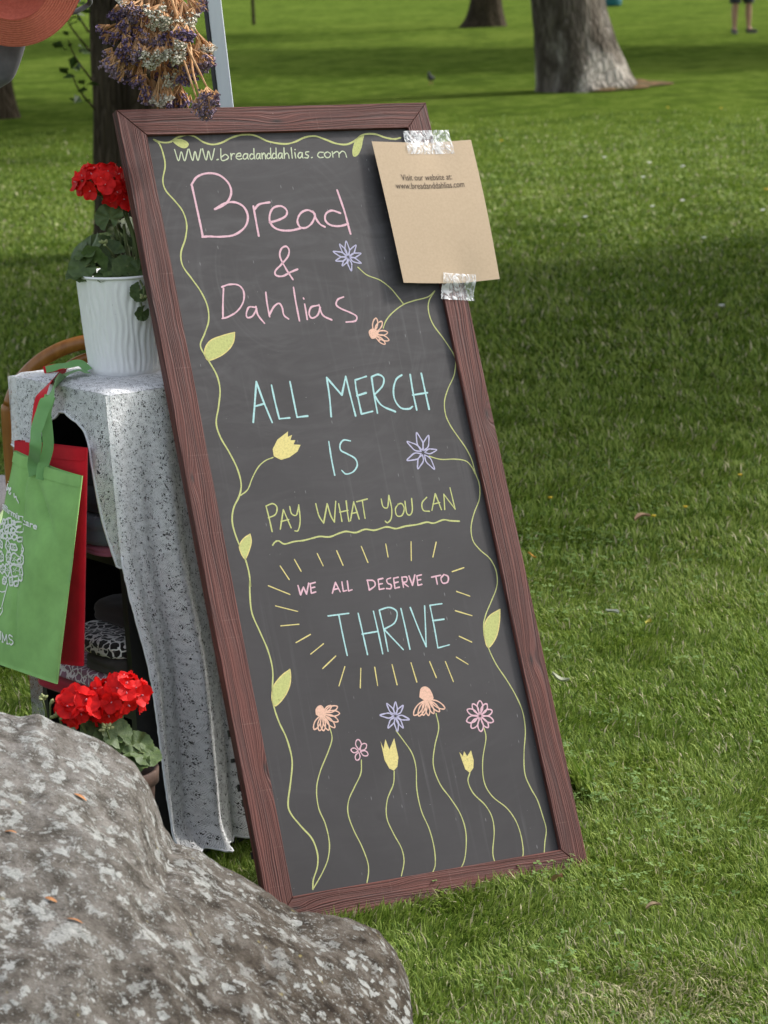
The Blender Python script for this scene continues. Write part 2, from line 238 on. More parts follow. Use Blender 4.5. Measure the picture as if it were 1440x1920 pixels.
 'tulips7': [[[277.4,292.8],[280.2,278.9],[287.6,295.3],[291.4,276.4],[305.2,294.9],[305.5,279.4],[306.0,260.0],[300.2,243.9],[291.9,237.8],[283.9,242.8],[277.9,259.0]],[[428.2,253.1],[433.9,244.5],[438.1,253.3],[442.4,243.4],[452.3,252.8],[453.7,235.0],[449.8,220.9],[440.9,213.3],[433.3,220.7],[430.2,238.2]]],
 'tulip6': [[[217.1,871.2],[214.5,861.1],[223.7,864.0],[218.4,854.6],[228.2,853.8],[222.8,846.2],[236.6,844.2],[227.9,832.4],[209.3,822.9],[192.2,819.9],[179.7,827.6],[180.1,840.9],[193.0,857.6]]],
 'fl_purple1': [[409.0,1193.4],[411.5,1224.9],[430.2,1216.3],[436.9,1199.6],[433.2,1180.4],[409.6,1166.4],[393.1,1177.4],[381.8,1187.7],[380.4,1206.0],[396.8,1219.5]],
 'fl_purple2': [[480.4,808.8],[475.3,848.0],[499.0,840.6],[509.5,811.8],[496.7,775.6],[462.3,779.5],[444.1,797.4],[452.0,832.6]],
 'fl_purple3': [[316.5,333.7],[322.1,358.7],[336.0,350.6],[342.4,324.0],[326.9,310.4],[314.1,305.8],[297.2,314.3],[286.6,339.0],[304.2,358.1]],
 'fl_pink1': [[484.9,311.9],[491.3,339.3],[503.5,331.8],[511.5,318.4],[509.7,298.8],[496.3,289.2],[480.1,284.0],[462.7,292.6],[455.8,305.8],[461.7,326.3],[474.9,335.4]],
 'fl_pink2': [[232.3,281.0],[234.2,301.9],[248.4,291.8],[247.9,272.7],[223.7,265.9],[216.9,285.5]],
 'fl_orange1': [[175.5,356.7],[154.2,330.7],[163.9,327.0],[171.5,326.0],[181.4,325.7],[194.2,328.8],[203.1,338.7],[208.7,352.4],[207.2,364.6],[195.7,367.6]],
 'fl_orange2': [[385.3,357.6],[353.1,330.4],[362.2,327.8],[371.5,328.0],[381.5,326.3],[392.8,328.2],[405.4,330.5],[417.2,334.4]],
 'fl_orange3': [[428.3,1042.3],[440.9,1072.3],[451.2,1065.1],[458.4,1043.4],[457.8,1028.2],[448.1,1021.3],[439.0,1029.5]],
 'www': [[[102.5,1416.5],[106.1,1394.3],[114.9,1411.7],[118.0,1393.9],[129.0,1415.7]],[[131.2,1416.2],[133.9,1394.0],[142.1,1411.5],[144.5,1393.6],[154.8,1415.5]],[[158.0,1416.0],[160.7,1393.7],[169.0,1411.2],[171.4,1393.3],[181.8,1415.3]],[[182.1,1393.6],[185.4,1394.5]],[[194.2,1414.9],[191.4,1393.4],[200.7,1393.1],[206.5,1398.1],[201.3,1403.4],[192.5,1398.6]],[[212.6,1405.2],[211.3,1393.2]],[[212.3,1399.2],[216.3,1404.3],[220.2,1404.1]],[[221.8,1399.1],[231.6,1399.7],[231.5,1404.9],[225.1,1403.3],[221.9,1396.5],[226.6,1392.9],[233.0,1394.4]],[[246.6,1403.0],[240.3,1403.2],[235.6,1397.2],[238.2,1392.8],[243.5,1396.1],[246.6,1403.0]],[[246.6,1403.0],[245.0,1395.2],[246.2,1392.6]],[[258.5,1401.1],[253.7,1403.0],[249.3,1397.1],[251.5,1392.7],[257.3,1395.1]],[[261.0,1413.2],[258.7,1399.4],[258.9,1392.5]],[[271.3,1402.7],[266.4,1402.9],[262.4,1396.9],[264.2,1392.6],[268.5,1395.9],[271.3,1402.7]],[[271.3,1402.7],[269.7,1395.0],[270.5,1392.3]],[[275.5,1403.7],[273.9,1392.5]],[[275.4,1399.4],[279.4,1403.6],[281.6,1400.9],[281.0,1392.2]],[[292.6,1400.8],[288.2,1402.7],[284.1,1396.7],[286.0,1392.3],[291.3,1394.7]],[[295.1,1412.9],[292.7,1399.0],[292.7,1392.1]],[[303.7,1400.7],[299.3,1402.5],[295.2,1396.6],[297.2,1392.2],[302.4,1394.6]],[[306.2,1412.8],[303.8,1398.9],[303.8,1391.9]],[[316.8,1402.2],[311.5,1402.4],[307.4,1396.4],[309.4,1392.0],[313.9,1395.4],[316.8,1402.2]],[[316.8,1402.2],[315.1,1394.4],[316.0,1391.8]],[[322.6,1412.8],[319.3,1391.9]],[[320.5,1398.0],[325.7,1402.2],[328.9,1399.5],[328.8,1391.6]],[[337.5,1412.6],[335.3,1391.7]],[[343.0,1403.0],[342.7,1391.7]],[[344.1,1408.2],[345.3,1408.7]],[[358.3,1401.8],[352.4,1402.0],[347.9,1396.0],[350.2,1391.5],[355.2,1394.9],[358.3,1401.8]],[[358.3,1401.8],[356.6,1394.0],[357.7,1391.3]],[[372.1,1403.4],[365.9,1402.7],[365.0,1398.4],[369.6,1395.6],[366.9,1391.3],[361.0,1391.8]],[[374.9,1391.3],[377.3,1392.3]],[[401.9,1401.2],[393.6,1401.5],[388.8,1395.5],[392.6,1391.0],[399.8,1391.7]],[[410.8,1402.1],[403.4,1398.0],[405.7,1390.9],[412.4,1391.5],[416.3,1397.6],[410.8,1402.1]],[[420.6,1402.2],[419.9,1390.8]],[[421.4,1397.7],[429.6,1401.9],[433.6,1399.1],[432.6,1390.3]],[[434.2,1397.3],[442.0,1402.4],[447.3,1398.7],[448.4,1389.8]]],
}

# ================================================================== THE SETTING
def lawn_material():
    mm = mat('lawn_ground', (0.05, 0.08, 0.02), 1.0, 0.0); g = NG(mm); co = g.coord()
    big = g.noise(co, 0.16, 4, 0.6); mid = g.noise(co, 1.3, 4, 0.6); fine = g.noise(g.map(co, (34, 20, 1)), 1.0, 5, 0.7)
    c = g.ramp(big, [(0.32, (0.055, 0.094, 0.011)), (0.5, (0.080, 0.124, 0.017)), (0.68, (0.124, 0.166, 0.028))])
    m4 = g.noise(g.map(co, (2.2, 0.9, 1)), 2.4, 5, 0.65)
    c = g.mix(g.ramp(m4, [(0.42, 0.0), (0.60, 0.8)]), c, (0.136, 0.182, 0.034)); c = g.mix(g.ramp(mid, [(0.38, 0.85), (0.5, 0.0)]), c, (0.050, 0.080, 0.013))
    c = g.mix(g.ramp(fine, [(0.32, 0.75), (0.55, 0.0)]), c, (0.032, 0.062, 0.011))
    c = g.mix(g.ramp(fine, [(0.62, 0.0), (0.8, 0.35)]), c, (0.15, 0.19, 0.05))
    g.color(c); g.bump(fine, 0.7, 0.03)
    return mm
LAWN = lawn_material()
def ground():
    # one sheet, finer near the camera, gently uneven, out to the horizon
    ys = np.concatenate([[-60, -20, -5, 0, 1.5], np.linspace(2.5, 14, 60), np.geomspace(14.5, 900, 50)])
    xs = np.concatenate([-np.geomspace(700, 3.2, 26), np.linspace(-3, 3, 40), np.geomspace(3.2, 700, 26)])
    V = [(x, y, gh(x, y)) for y in ys for x in xs]; nx = len(xs)
    F = [(j * nx + i, j * nx + i + 1, (j + 1) * nx + i + 1, (j + 1) * nx + i) for j in range(len(ys) - 1) for i in range(nx - 1)]
    o = link('lawn', mesh_data('lawn', V, F, LAWN)); o['kind'] = 'structure'
def gh(x, y):
    return -0.012 + 0.006 * sin(x * 2.1 + 0.7) * cos(y * 1.6)
ground()

def blade_material():
    mm = mat('grass_blade', (0.08, 0.13, 0.03), 0.55, 0.14); g = NG(mm)
    a = g.n('ShaderNodeAttribute', attribute_name='col'); g.color(a.outputs['Color'])
    tr = g.n('ShaderNodeBsdfTranslucent'); g.l(a.outputs['Color'], tr.inputs[0])
    mx = g.n('ShaderNodeMixShader'); mx.inputs[0].default_value = 0.30
    g.l(g.b.outputs[0], mx.inputs[1]); g.l(tr.outputs[0], mx.inputs[2]); g.l(mx.outputs[0], g.out.inputs[0])
    return mm
def grass():
    rg = np.random.default_rng(3)
    bands = [  # y0, y1, density, length, width
        (2.6, 5.2, 48000, 0.028, 0.0022), (5.2, 7.0, 25000, 0.030, 0.0028), (7.0, 10.0, 10500, 0.036, 0.0044),
        (10.0, 14.0, 4200, 0.044, 0.0075), (14.0, 26.5, 2000, 0.036, 0.0105)]
    X = []; Y = []; L = []; Wd = []
    for y0, y1, dn, ln, wd in bands:
        hw0 = lambda y: 0.148 * y + 0.35
        n = int(dn * (hw0(y1) + hw0(y0)) * (y1 - y0))
        y = rg.uniform(y0, y1, n); x = rg.uniform(-1, 1, n) * hw0(y)
        # hidden under the boulder or behind it, left of the frame
        keep = ~((x < -0.35) & (y < 3.7)) & ~((x < 0.0) & (y < 3.45)) & ~((x < -0.05 - 0.148 * y))
        x = x[keep]; y = y[keep]
        if y1 > 18: k2 = rg.uniform(0, 1, len(x)) > (y - 14.0) / 12.5; x = x[k2]; y = y[k2]
        X.append(x); Y.append(y); L.append(np.full(len(x), ln)); Wd.append(np.full(len(x), wd))
    # taller fringe the mower missed: along the foot of the board and round the boulder
    n = 1500; t = rg.uniform(-0.05, 1.05, n); off = np.abs(rg.normal(0.0, 0.03, n))
    fx = -0.214 + 0.566 * t + 0.433 * (0.018 + off); fy = 4.318 + 0.294 * t - 0.80 * (0.018 + off)
    X.append(fx); Y.append(fy); L.append(np.full(n, 0.036)); Wd.append(np.full(n, 0.0026))
    n = 260; a = rg.uniform(0, 2 * pi, n); q = rg.normal(0, 0.022, n)
    cx, cy = gz(1085, 1490)[:2]
    X.append(cx + q * np.cos(a)); Y.append(cy + q * np.sin(a)); L.append(np.full(n, 0.10)); Wd.append(np.full(n, 0.0048))
    X = np.concatenate(X); Y = np.concatenate(Y); L = np.concatenate(L); Wd = np.concatenate(Wd); n = len(X)
    def field(s, k):  # cheap smooth pattern of tufts
        return (np.sin(X * s * 1.3 + k + 1.7 * np.sin(Y * s * 0.9 + k * 2)) * np.sin(Y * s * 1.1 - k + 1.5 * np.sin(X * s * 0.8 + k)))
    clump = 0.5 * field(9, 0.4) + 0.3 * field(23, 1.9) + 0.2 * field(51, 4.0)
    patch = 0.6 * field(1.7, 2.2) + 0.4 * field(4.1, 0.3)
    ln = L * (0.70 + 0.22 * clump + rg.uniform(-0.35, 0.55, n)); ln = np.clip(ln, 0.014, 0.16)
    az = rg.uniform(0, 2 * pi, n) * 0.55 + 2.6 * field(5.0, 3.1) + 1.4 * field(15, 0.9)
    lean = np.clip(rg.normal(0.78, 0.33, n) + 0.15 * field(12, 5), 0.05, 1.4)
    bend = rg.uniform(0.1, 0.9, n)
    dx, dy = np.cos(az), np.sin(az); sx, sy = -dy, dx
    ph = rg.uniform(-0.9, 0.9, n); sx2 = sx * np.cos(ph) + dx * np.sin(ph); sy2 = sy * np.cos(ph) + dy * np.sin(ph)
    wd = Wd * rg.uniform(0.6, 1.25, n) / 2
    z0 = -0.012 + 0.006 * np.sin(X * 2.1 + 0.7) * np.cos(Y * 1.6) - 0.003
    a1 = lean * 0.6; a2 = np.clip(lean + bend * 0.7, 0, 1.75)
    mx = X + dx * np.sin(a1) * ln * 0.55; my = Y + dy * np.sin(a1) * ln * 0.55; mz = z0 + np.cos(a1) * ln * 0.55
    tx = mx + dx * np.sin(a2) * ln * 0.45; ty = my + dy * np.sin(a2) * ln * 0.45; tz = mz + np.cos(a2) * ln * 0.45
    V = np.empty((n, 5, 3), np.float32)
    V[:, 0] = np.c_[X - sx * wd * 0.8, Y - sy * wd * 0.8, z0]; V[:, 1] = np.c_[X + sx * wd * 0.8, Y + sy * wd * 0.8, z0]
    V[:, 2] = np.c_[mx + sx2 * wd, my + sy2 * wd, mz]; V[:, 3] = np.c_[mx - sx2 * wd, my - sy2 * wd, mz]
    V[:, 4] = np.c_[tx, ty, tz]
    base = np.arange(n, dtype=np.int32)[:, None] * 5
    loops = np.hstack([base + [0, 1, 2, 3], base + [3, 2, 4]]).ravel().astype(np.int32)
    starts = (np.arange(n, dtype=np.int32)[:, None] * 7 + [0, 4]).ravel().astype(np.int32)
    me = bpy.data.meshes.new('grass_blades'); me.vertices.add(n * 5); me.vertices.foreach_set('co', V.ravel())
    me.loops.add(n * 7); me.loops.foreach_set('vertex_index', loops)
    me.polygons.add(n * 2); me.polygons.foreach_set('loop_start', starts)
    me.update(); me.validate()
    g1 = np.array([0.128, 0.212, 0.020]); g2 = np.array([0.285, 0.360, 0.078]); g3 = np.array([0.075, 0.138, 0.013]); dry = np.array([0.52, 0.47, 0.29])
    r = rg.uniform(0, 1, n)[:, None]; c = g1 + (g2 - g1) * np.clip(r + 0.35 * patch[:, None], 0, 1)
    k = rg.uniform(0, 1, n) < 0.24 - 0.12 * clump; c[k] = g3 * rg.uniform(0.8, 1.25, k.sum())[:, None]
    # straw-coloured dead blades, many in the worn corner near the camera
    worn = np.exp(-((X - 0.42) ** 2 / 0.03 + (Y - 3.98) ** 2 / 0.02)) + 0.5 * np.exp(-((X - 0.2) ** 2 / 0.02 + (Y - 3.86) ** 2 / 0.006))
    pd = 0.05 + 0.04 * np.clip(patch, 0, 1) + 0.5 * worn
    k = rg.uniform(0, 1, n) < pd; c[k] = dry * rg.uniform(0.6, 1.25, k.sum())[:, None]
    cc = np.ones((n, 5, 4), np.float32); cc[:, :, :3] = c[:, None, :]
    cc[:, 0:2, :3] *= np.array([0.9, 0.95, 1.0])  # blade bases tinted darker to deepen the shade between blades
    at_ = me.color_attributes.new('col', 'FLOAT_COLOR', 'POINT'); at_.data.foreach_set('color', cc.ravel())
    me.materials.append(blade_material())
    o = link('grass', me)
    tag(o, 'short mown green lawn grass with straw blades', 'grass', kind='stuff')
grass()

def clover():
    rg = np.random.default_rng(8); V = []; F = []; mm = noisy('clover_leaf', (0.075, 0.150, 0.030), (0.17, 0.25, 0.07), 30, 0.6, 0.3, 0)
    cen = [(rg.uniform(-0.1, 1.2), rg.uniform(3.7, 8.5), rg.uniform(0.05, 0.22)) for _ in range(46)]
    for cx, cy, r in cen:
        for _ in range(int(1500 * r * r) + 14):
            a = rg.uniform(0, 2 * pi); q = r * sqrt(rg.uniform(0, 1)); x, y = cx + q * cos(a), cy + q * sin(a); z = rg.uniform(0.008, 0.022); s = rg.uniform(0.004, 0.0085); a0 = rg.uniform(0, 6.28); tl = rg.uniform(-0.35, 0.35, 2)
            for k in range(3):
                b = a0 + k * 2.094; P = [(0, 0), (0.55, 0.42), (0.95, 0.38), (1.05, 0.0), (0.95, -0.38), (0.55, -0.42)]; n0 = len(V)
                for u, w in P:
                    px = s * (u * cos(b) - w * sin(b)); py = s * (u * sin(b) + w * cos(b)); V.append((x + px, y + py, z + tl[0] * px + tl[1] * py + 0.15 * s * abs(w)))
                F.append(tuple(range(n0, n0 + 6)))
    o = link('clover_cover', mesh_data('clover_cover', V, F, mm, False)); tag(o, 'low clover leaves scattered through the lawn', 'clover', kind='stuff')
clover()
# ------------------------------------------------------------------ trees
def bark(name, c1, c2, c3, patch=0.62, scale=1.0):
    mm = mat(name, c1, 0.95, 0.1); g = NG(mm); co = g.coord()
    st = g.map(co, (9 * scale, 9 * scale, 2.4 * scale)); f = g.noise(st, 1.0, 6, 0.65, 0.6); f2 = g.noise(g.map(co, (2.0 * scale, 2.0 * scale, 1.1 * scale)), 1.0, 5, 0.6, 0.4)
    v = g.voro(g.map(co, (24 * scale, 24 * scale, 5 * scale)), 1.0, 'DISTANCE_TO_EDGE')
    c = g.ramp(f, [(0.35, c1), (0.62, c2)])
    c = g.mix(g.ramp(f2, [(patch, 0.0), (patch + 0.12, 1.0)]), c, c3)
    c = g.mix(g.ramp(v, [(0.0, 0.45), (0.16, 0.0)]), c, tuple(x * 0.35 for x in c1))
    g.color(c); g.bump(g.math('ADD', f, g.math('MULTIPLY', v, 1.2)), 1.0, 0.07)
    return mm
BARK_DARK = bark('dark_bark', (0.040, 0.031, 0.020), (0.080, 0.062, 0.040), (0.15, 0.12, 0.085), 0.66)
BARK_PALE = bark('flaking_pale_bark', (0.068, 0.055, 0.042), (0.19, 0.165, 0.132), (0.48, 0.44, 0.38), 0.49, 0.8)
LEAF = noisy('tree_leaf', (0.045, 0.085, 0.016), (0.085, 0.13, 0.028), 3, 0.5, 0.35, 0)
def crown_mesh(seed, n=5200, size=0.17):
    rg = np.random.default_rng(seed)
    cl = rg.normal(0, 1, (60, 3)); cl /= np.linalg.norm(cl, axis=1)[:, None]; cl *= rg.uniform(0.35, 0.95, 60)[:, None]
    k = rg.integers(0, 60, n); P = cl[k] + rg.normal(0, 0.13, (n, 3))
    V = np.empty((n, 4, 3)); a = rg.normal(0, 1, (n, 3)); a /= np.linalg.norm(a, axis=1)[:, None]
    b = np.cross(a, rg.normal(0, 1, (n, 3))); b /= np.linalg.norm(b, axis=1)[:, None]
    s = rg.uniform(0.5, 1.2, n)[:, None] * size / 4
    V[:, 0] = P - a * s; V[:, 1] = P + b * s * 0.6; V[:, 2] = P + a * s; V[:, 3] = P - b * s * 0.6
    return mesh_data('crown', V.reshape(-1, 3), [(4 * i, 4 * i + 1, 4 * i + 2, 4 * i + 3) for i in range(n)], LEAF, False)
CROWNS = [crown_mesh(1, 12000, 0.30), crown_mesh(2, 9000, 0.34)]
def tree(base, axis, r0, flare, height, crown_at, crown_r, bm, label, seed, group='park trees', sprouts=None, flx=None):
    """axis: lean per metre of height; flare: list of (angle, extra) root buttresses"""
    t = empty('park_tree', base, label, 'tree', group); M = MB(); rr = random.Random(seed)
    nseg, nz_ = 40, 46; V = []
    for j in range(nz_):
        h = (j / (nz_ - 1)) ** 1.6 * height; tap = r0 * (1 - 0.5 * h / height)
        for k in range(nseg):
            a = 2 * pi * k / nseg
            fl = 0.16 * exp(-h / (0.35 * r0 * 2 + 0.1)) + sum(e * exp(-h / (1.3 * r0)) * max(0, cos(a - fa)) ** 6 for fa, e in flare)
            q = Vector((cos(a) * 1.7 + seed, sin(a) * 1.7, h * 0.9))
            lump = 1 + 0.09 * mnoise.noise(q) + 0.05 * mnoise.noise(q * 3.1) + 0.03 * sin(7 * a + 2 * sin(h * 1.5))
            r = tap * lump * (1 + fl)
            V.append((axis[0] * h + cos(a) * r, axis[1] * h + sin(a) * r, h - 0.06))
    F = [(j * nseg + k, j * nseg + (k + 1) % nseg, (j + 1) * nseg + (k + 1) % nseg, (j + 1) * nseg + k) for j in range(nz_ - 1) for k in range(nseg)]
    M.add(V, F)
    cx = np.array(crown_at, float)
    for i in range(6):
        a = 2 * pi * i / 6 + rr.uniform(-.4, .4); h0 = height * rr.uniform(0.62, 0.98)
        p0 = np.array([axis[0] * h0, axis[1] * h0, h0]); e = cx + np.array([cos(a), sin(a), rr.uniform(-.3, .5)]) * np.array(crown_r) * 0.65
        mid = (p0 + e) / 2 + np.array([0, 0, 0.4]); P = catmull([p0, mid, e], 6)
        M.add(*tube(P, np.linspace(r0 * 0.36, r0 * 0.06, len(P)), 8))
    part('trunk', M.V, M.F, bm, t, world=False)
    c = link('crown', CROWNS[seed % 2], t); c.location = crown_at; c.scale = crown_r; c.rotation_euler = (0, 0, seed * 1.3)
    if sprouts:
        sprouts(t)
    return t
def left_sprouts(t):
    # thin shoots with small leaves growing from the side of the trunk
    g1 = noisy('shoot_leaf', (0.03, 0.062, 0.012), (0.055, 0.095, 0.02), 12, 0.5, 0.3, 0)
    lm = None
    for i, (x0, y0, x1, y1) in enumerate([(168, 95, 118, 20), (172, 150, 128, 75), (178, 205, 135, 140), (166, 60, 140, 0)]):
        p0 = at(x0, y0, 14.35); p1 = at(x1, y1, 14.1); P = catmull([p0, (p0 + p1) / 2 + np.array([-0.02, -0.05, 0.02]), p1], 5)
        s = part('shoot', *tube(P, np.linspace(0.006, 0.003, len(P)), 5), BARK_DARK, t)
        rr = random.Random(i)
        for k in range(9):
            b = P[rr.randrange(3, len(P))] + np.array([rr.uniform(-.05, .05), rr.uniform(-.05, .05), rr.uniform(-.04, .04)])
            if lm is None:
                V = [(0, 0, 0), (0.022, 0.03, 0.006), (0, 0.07, -0.006), (-0.022, 0.03, 0.006)]
                lm = mesh_data('shoot_leaf', V, [(0, 1, 2), (0, 2, 3)], g1, False)
            Mi = WM[t.name].inverted()
            o = link('leaf', lm, s); o.location = Mi @ Vector([float(c) for c in b]); o.rotation_euler = (rr.uniform(-1, 1), rr.uniform(-1, 1), rr.uniform(0, 6.28)); sc = rr.uniform(0.6, 1.3); o.scale = (sc, sc, sc)
tree((-1.30, 15.0, -0.01), (-0.020, 0), 0.24, [(2.6, .25), (0.4, .2)], 5.0, (-0.4, 1.5, 7.2), (3.2, 3.2, 2.4), BARK_DARK,
     'dark trunk with leafy side shoots rising behind the red potted geranium', 11, sprouts=left_sprouts)
tree((2.36, 30.4, -0.01), (-0.15, 0), 0.41, [(0.05, .55), (-0.7, .35), (3.4, .10), (4.6, .2), (-1.4, .2)], 7.0, (0.2, 2, 9.5), (5, 5, 3.4), BARK_PALE,
     'thick tree trunk with pale flaking bark and spreading roots on the lawn', 4)
tree((2.42, 54.6, -0.01), (-0.03, 0), 0.29, [(2.9, .95), (3.5, .6), (0.2, .2)], 7.0, (0, 0, 9.5), (5, 5, 3.5), BARK_DARK,
     'distant dark trunk flared to its left at the top of the picture', 6)
tree((-4.02, 28.6, -0.01), (-0.05, 0), 0.26, [(0.3, .15)], 6.0, (0, 0, 8.5), (3.6, 3.6, 3), BARK_DARK,
     'dark trunk at the left edge below the grey shirt', 8)
# unseen right-hand tree inferred from its shade; crown lowered and widened to darken the lawn
tree((5.6, 11.6, -0.01), (0.0, 0), 0.30, [(1.0, .3)], 2.9, (-3.4, 0.1, 3.8), (7.0, 3.2, 1.55), BARK_PALE,
     'broad tree to the right of the view whose shade crosses the lawn', 3)
tree((-7.5, 23.0, -0.01), (0.0, 0), 0.34, [(1.0, .3)], 4.2, (3.5, 0, 5.6), (6.5, 1.9, 1.9), BARK_DARK,
     'unseen spreading tree added left of the view to shade the middle lawn', 5)  # added out of view to cast a shade band on the lawn
tree((13.5, 42.0, -0.01), (0.0, 0), 0.40, [(1.0, .3)], 4.6, (-5, 0, 6.2), (8.5, 3.2, 2.2), BARK_DARK,
     'unseen spreading tree added right of the view to shade the far lawn', 9)  # another unseen tree, added to darken a strip of the far lawn
def sapling():
    b = gz(476, 45); t = empty('sapling', b, 'thin sapling stem far off on the lawn above the sign', 'tree')
    P = catmull([b + [0, 0, -0.05], b + [-0.02, 0, 1.0], b + [-0.1, 0, 2.2], b + [-0.08, 0, 3.4]], 8)
    part('trunk', *tube(P, np.linspace(0.042, 0.02, len(P)), 8), BARK_DARK, t)
    c = link('crown', CROWNS[0], t); c.location = (-0.1, 0, 4.0); c.scale = (0.9, 0.9, 1.1)
sapling()
def dirt():
    mm = noisy('dirt', (0.050, 0.055, 0.020), (0.17, 0.10, 0.05), 7, 0.95, 0.1, 0.8, 0.03)
    def fn(u, v):
        a = u * 2 * pi; r = v * (1 + 0.25 * sin(3 * a + 1) + 0.15 * sin(5 * a)); x = 2.80 + r * 0.50 * cos(a); y = 30.65 + r * 0.8 * sin(a)
        return (x, y, 0.006 + 0.05 * (1 - v ** 2) + 0.06 * nz((x, y, 0), 6) * (1 - v))
    V, F = grid(40, 12, fn, True)
    o = link('dirt_patch', mesh_data('dirt_patch', V, F, mm)); o['kind'] = 'structure'
dirt()

# ------------------------------------------------------------------ boulder
def boulder():
    mm = mat('lichen_rock', (0.2, 0.18, 0.16), 0.95, 0.15); g = NG(mm); co = g.coord()
    n1 = g.noise(co, 5.5, 6, 0.62); n2 = g.noise(co, 28, 6, 0.65); n3 = g.noise(co, 90, 4, 0.6)
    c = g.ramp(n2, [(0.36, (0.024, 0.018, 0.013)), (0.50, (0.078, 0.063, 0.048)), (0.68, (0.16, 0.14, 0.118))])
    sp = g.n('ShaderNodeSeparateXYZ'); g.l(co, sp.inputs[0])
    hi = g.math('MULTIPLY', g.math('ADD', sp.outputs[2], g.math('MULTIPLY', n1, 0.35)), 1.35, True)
    c = g.mix(g.ramp(hi, [(0.50, 0.0), (0.98, 0.75)]), c, g.ramp(n2, [(0.36, (0.13, 0.118, 0.10)), (0.5, (0.24, 0.225, 0.205)), (0.66, (0.35, 0.335, 0.315))]))  # browner, darker lower stone: own colour plus shading put into the tone
    wob = g.n('ShaderNodeVectorMath', operation='ADD'); nn = g.n('ShaderNodeTexNoise'); g.l(co, nn.inputs[0]); nn.inputs['Scale'].default_value = 60; nn.inputs['Detail'].default_value = 3
    sc = g.n('ShaderNodeVectorMath', operation='SCALE'); g.l(nn.outputs['Color'], sc.inputs[0]); sc.inputs['Scale'].default_value = 0.03
    g.l(co, wob.inputs[0]); g.l(sc.outputs[0], wob.inputs[1])
    v = g.voro(wob.outputs[0], 50, 'F1'); vm = g.noise(co, 11, 3, 0.6)
    vc = g.voro(wob.outputs[0], 50, 'F1', 'Color'); vcs = g.n('ShaderNodeSeparateXYZ'); g.l(vc, vcs.inputs[0]); rad = g.math('ADD', g.math('MULTIPLY', vcs.outputs[0], 0.62), g.math('MULTIPLY', g.math('SUBTRACT', vm, 0.62), 1.3)); lich = g.ramp(g.math('SUBTRACT', g.math('ADD', rad, g.math('MULTIPLY', g.math('SUBTRACT', g.noise(co, 120, 4, 0.7), 0.5), 0.5)), v), [(0.0, 0.0), (0.06, 1.0)])
    v2 = g.voro(wob.outputs[0], 130, 'F1'); l2 = g.math('MULTIPLY', g.ramp(v2, [(0.24, 1.0), (0.30, 0.0)]), g.ramp(g.noise(co, 17, 3), [(0.44, 0.0), (0.54, 0.9)]))
    ca = g.noise(co, 26, 8, 0.74, 0.3); cb_ = g.noise(co, 85, 7, 0.72); crust = g.math('MAXIMUM', g.ramp(g.math('ADD', ca, g.math('MULTIPLY', hi, 0.05)), [(0.585, 0.0), (0.605, 1.0)]), g.ramp(cb_, [(0.60, 0.0), (0.63, 0.9)]))
    l = g.math('MAXIMUM', lich, g.math('MULTIPLY', crust, g.ramp(hi, [(0.35, 0.35), (0.8, 0.9)]))); l = g.math('MAXIMUM', l, g.math('MULTIPLY', l2, 0.8))
    c = g.mix(g.math('MULTIPLY', l, 0.75), c, g.ramp(n3, [(0.3, (0.34, 0.36, 0.34)), (0.7, (0.56, 0.57, 0.55))]))
    ck = g.voro(g.map(wob.outputs[0], (1, 1, 1.6)), 7, 'DISTANCE_TO_EDGE'); crk = g.math('MULTIPLY', g.ramp(ck, [(0.0, 1.0), (0.022, 0.0)]), g.ramp(n1, [(0.48, 0.0), (0.58, 1.0)])); c = g.mix(g.math('MULTIPLY', crk, 0.8), c, (0.03, 0.025, 0.02))
    pit = g.ramp(g.noise(co, 140, 3, 0.7), [(0.33, 1.0), (0.42, 0.0)]); c = g.mix(g.math('MULTIPLY', pit, 0.6), c, (0.035, 0.028, 0.022))
    c = g.mix(g.ramp(g.noise(co, 33, 2), [(0.72, 0.0), (0.76, 0.8)]), c, (0.30, 0.25, 0.10))
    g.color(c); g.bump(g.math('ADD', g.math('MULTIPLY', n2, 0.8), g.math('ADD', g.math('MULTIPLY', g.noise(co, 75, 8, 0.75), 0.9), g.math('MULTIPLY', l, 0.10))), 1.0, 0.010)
    sil = [(-420, 1500), (-300, 1400), (-160, 1345), (-60, 1332), (0, 1335), (60, 1340), (110, 1350), (160, 1375), (200, 1395), (250, 1435), (275, 1465), (290, 1500), (302, 1545), (325, 1583), (370, 1600), (420, 1625), (480, 1660), (530, 1690), (560, 1713), (610, 1716), (670, 1730), (710, 1760), (745, 1800), (772, 1850), (785, 1920), (792, 1990)]
    R = np.array([at(x, y, 3.75) for x, y in sil]); R = np.vstack([np.linspace(a, b, 8, endpoint=False) for a, b in zip(R[:-1, [0, 2]], R[1:, [0, 2]])] + [R[-1:, [0, 2]]]); nu = len(R)
    ZS = np.array([np.average(R[:, 1], weights=np.exp(-((R[:, 0] - x) / 0.16) ** 2)) for x in R[:, 0]])
    def fn(u, v):
        i = int(round(u * (nu - 1))); x, z = R[i]; z = max(z + 0.007 * fbm((x, 0.3, z), 22, 3), 0.0); e = min(1.0, (nu - 1 - i) / 26.0) ** 0.5; e2 = min(1, i / 20.0) ** 0.5
        ph = v * 2 - 1
        if ph > 0:   # far side, steep
            yo = 0.34 * e * e2 * (ph ** 0.9); zz = z * (1 - ph ** 1.3)
        else:        # near side, a long shoulder then a face
            q = -ph; k0 = min(1.0, q * 2.2); z = z * (1 - k0) + min(ZS[i], z + 0.10 * k0) * k0; yo = -1.0 * e * e2 * q * (0.45 + 0.55 * min(1, z / 0.45)); zz = z * (1 - 0.10 * q - 0.90 * q ** 3.4)
        x2 = x - 0.02 * (1 - e)
        p = np.array([x2, 3.75 + yo, zz - 0.03 * (abs(ph) > 0.97)])
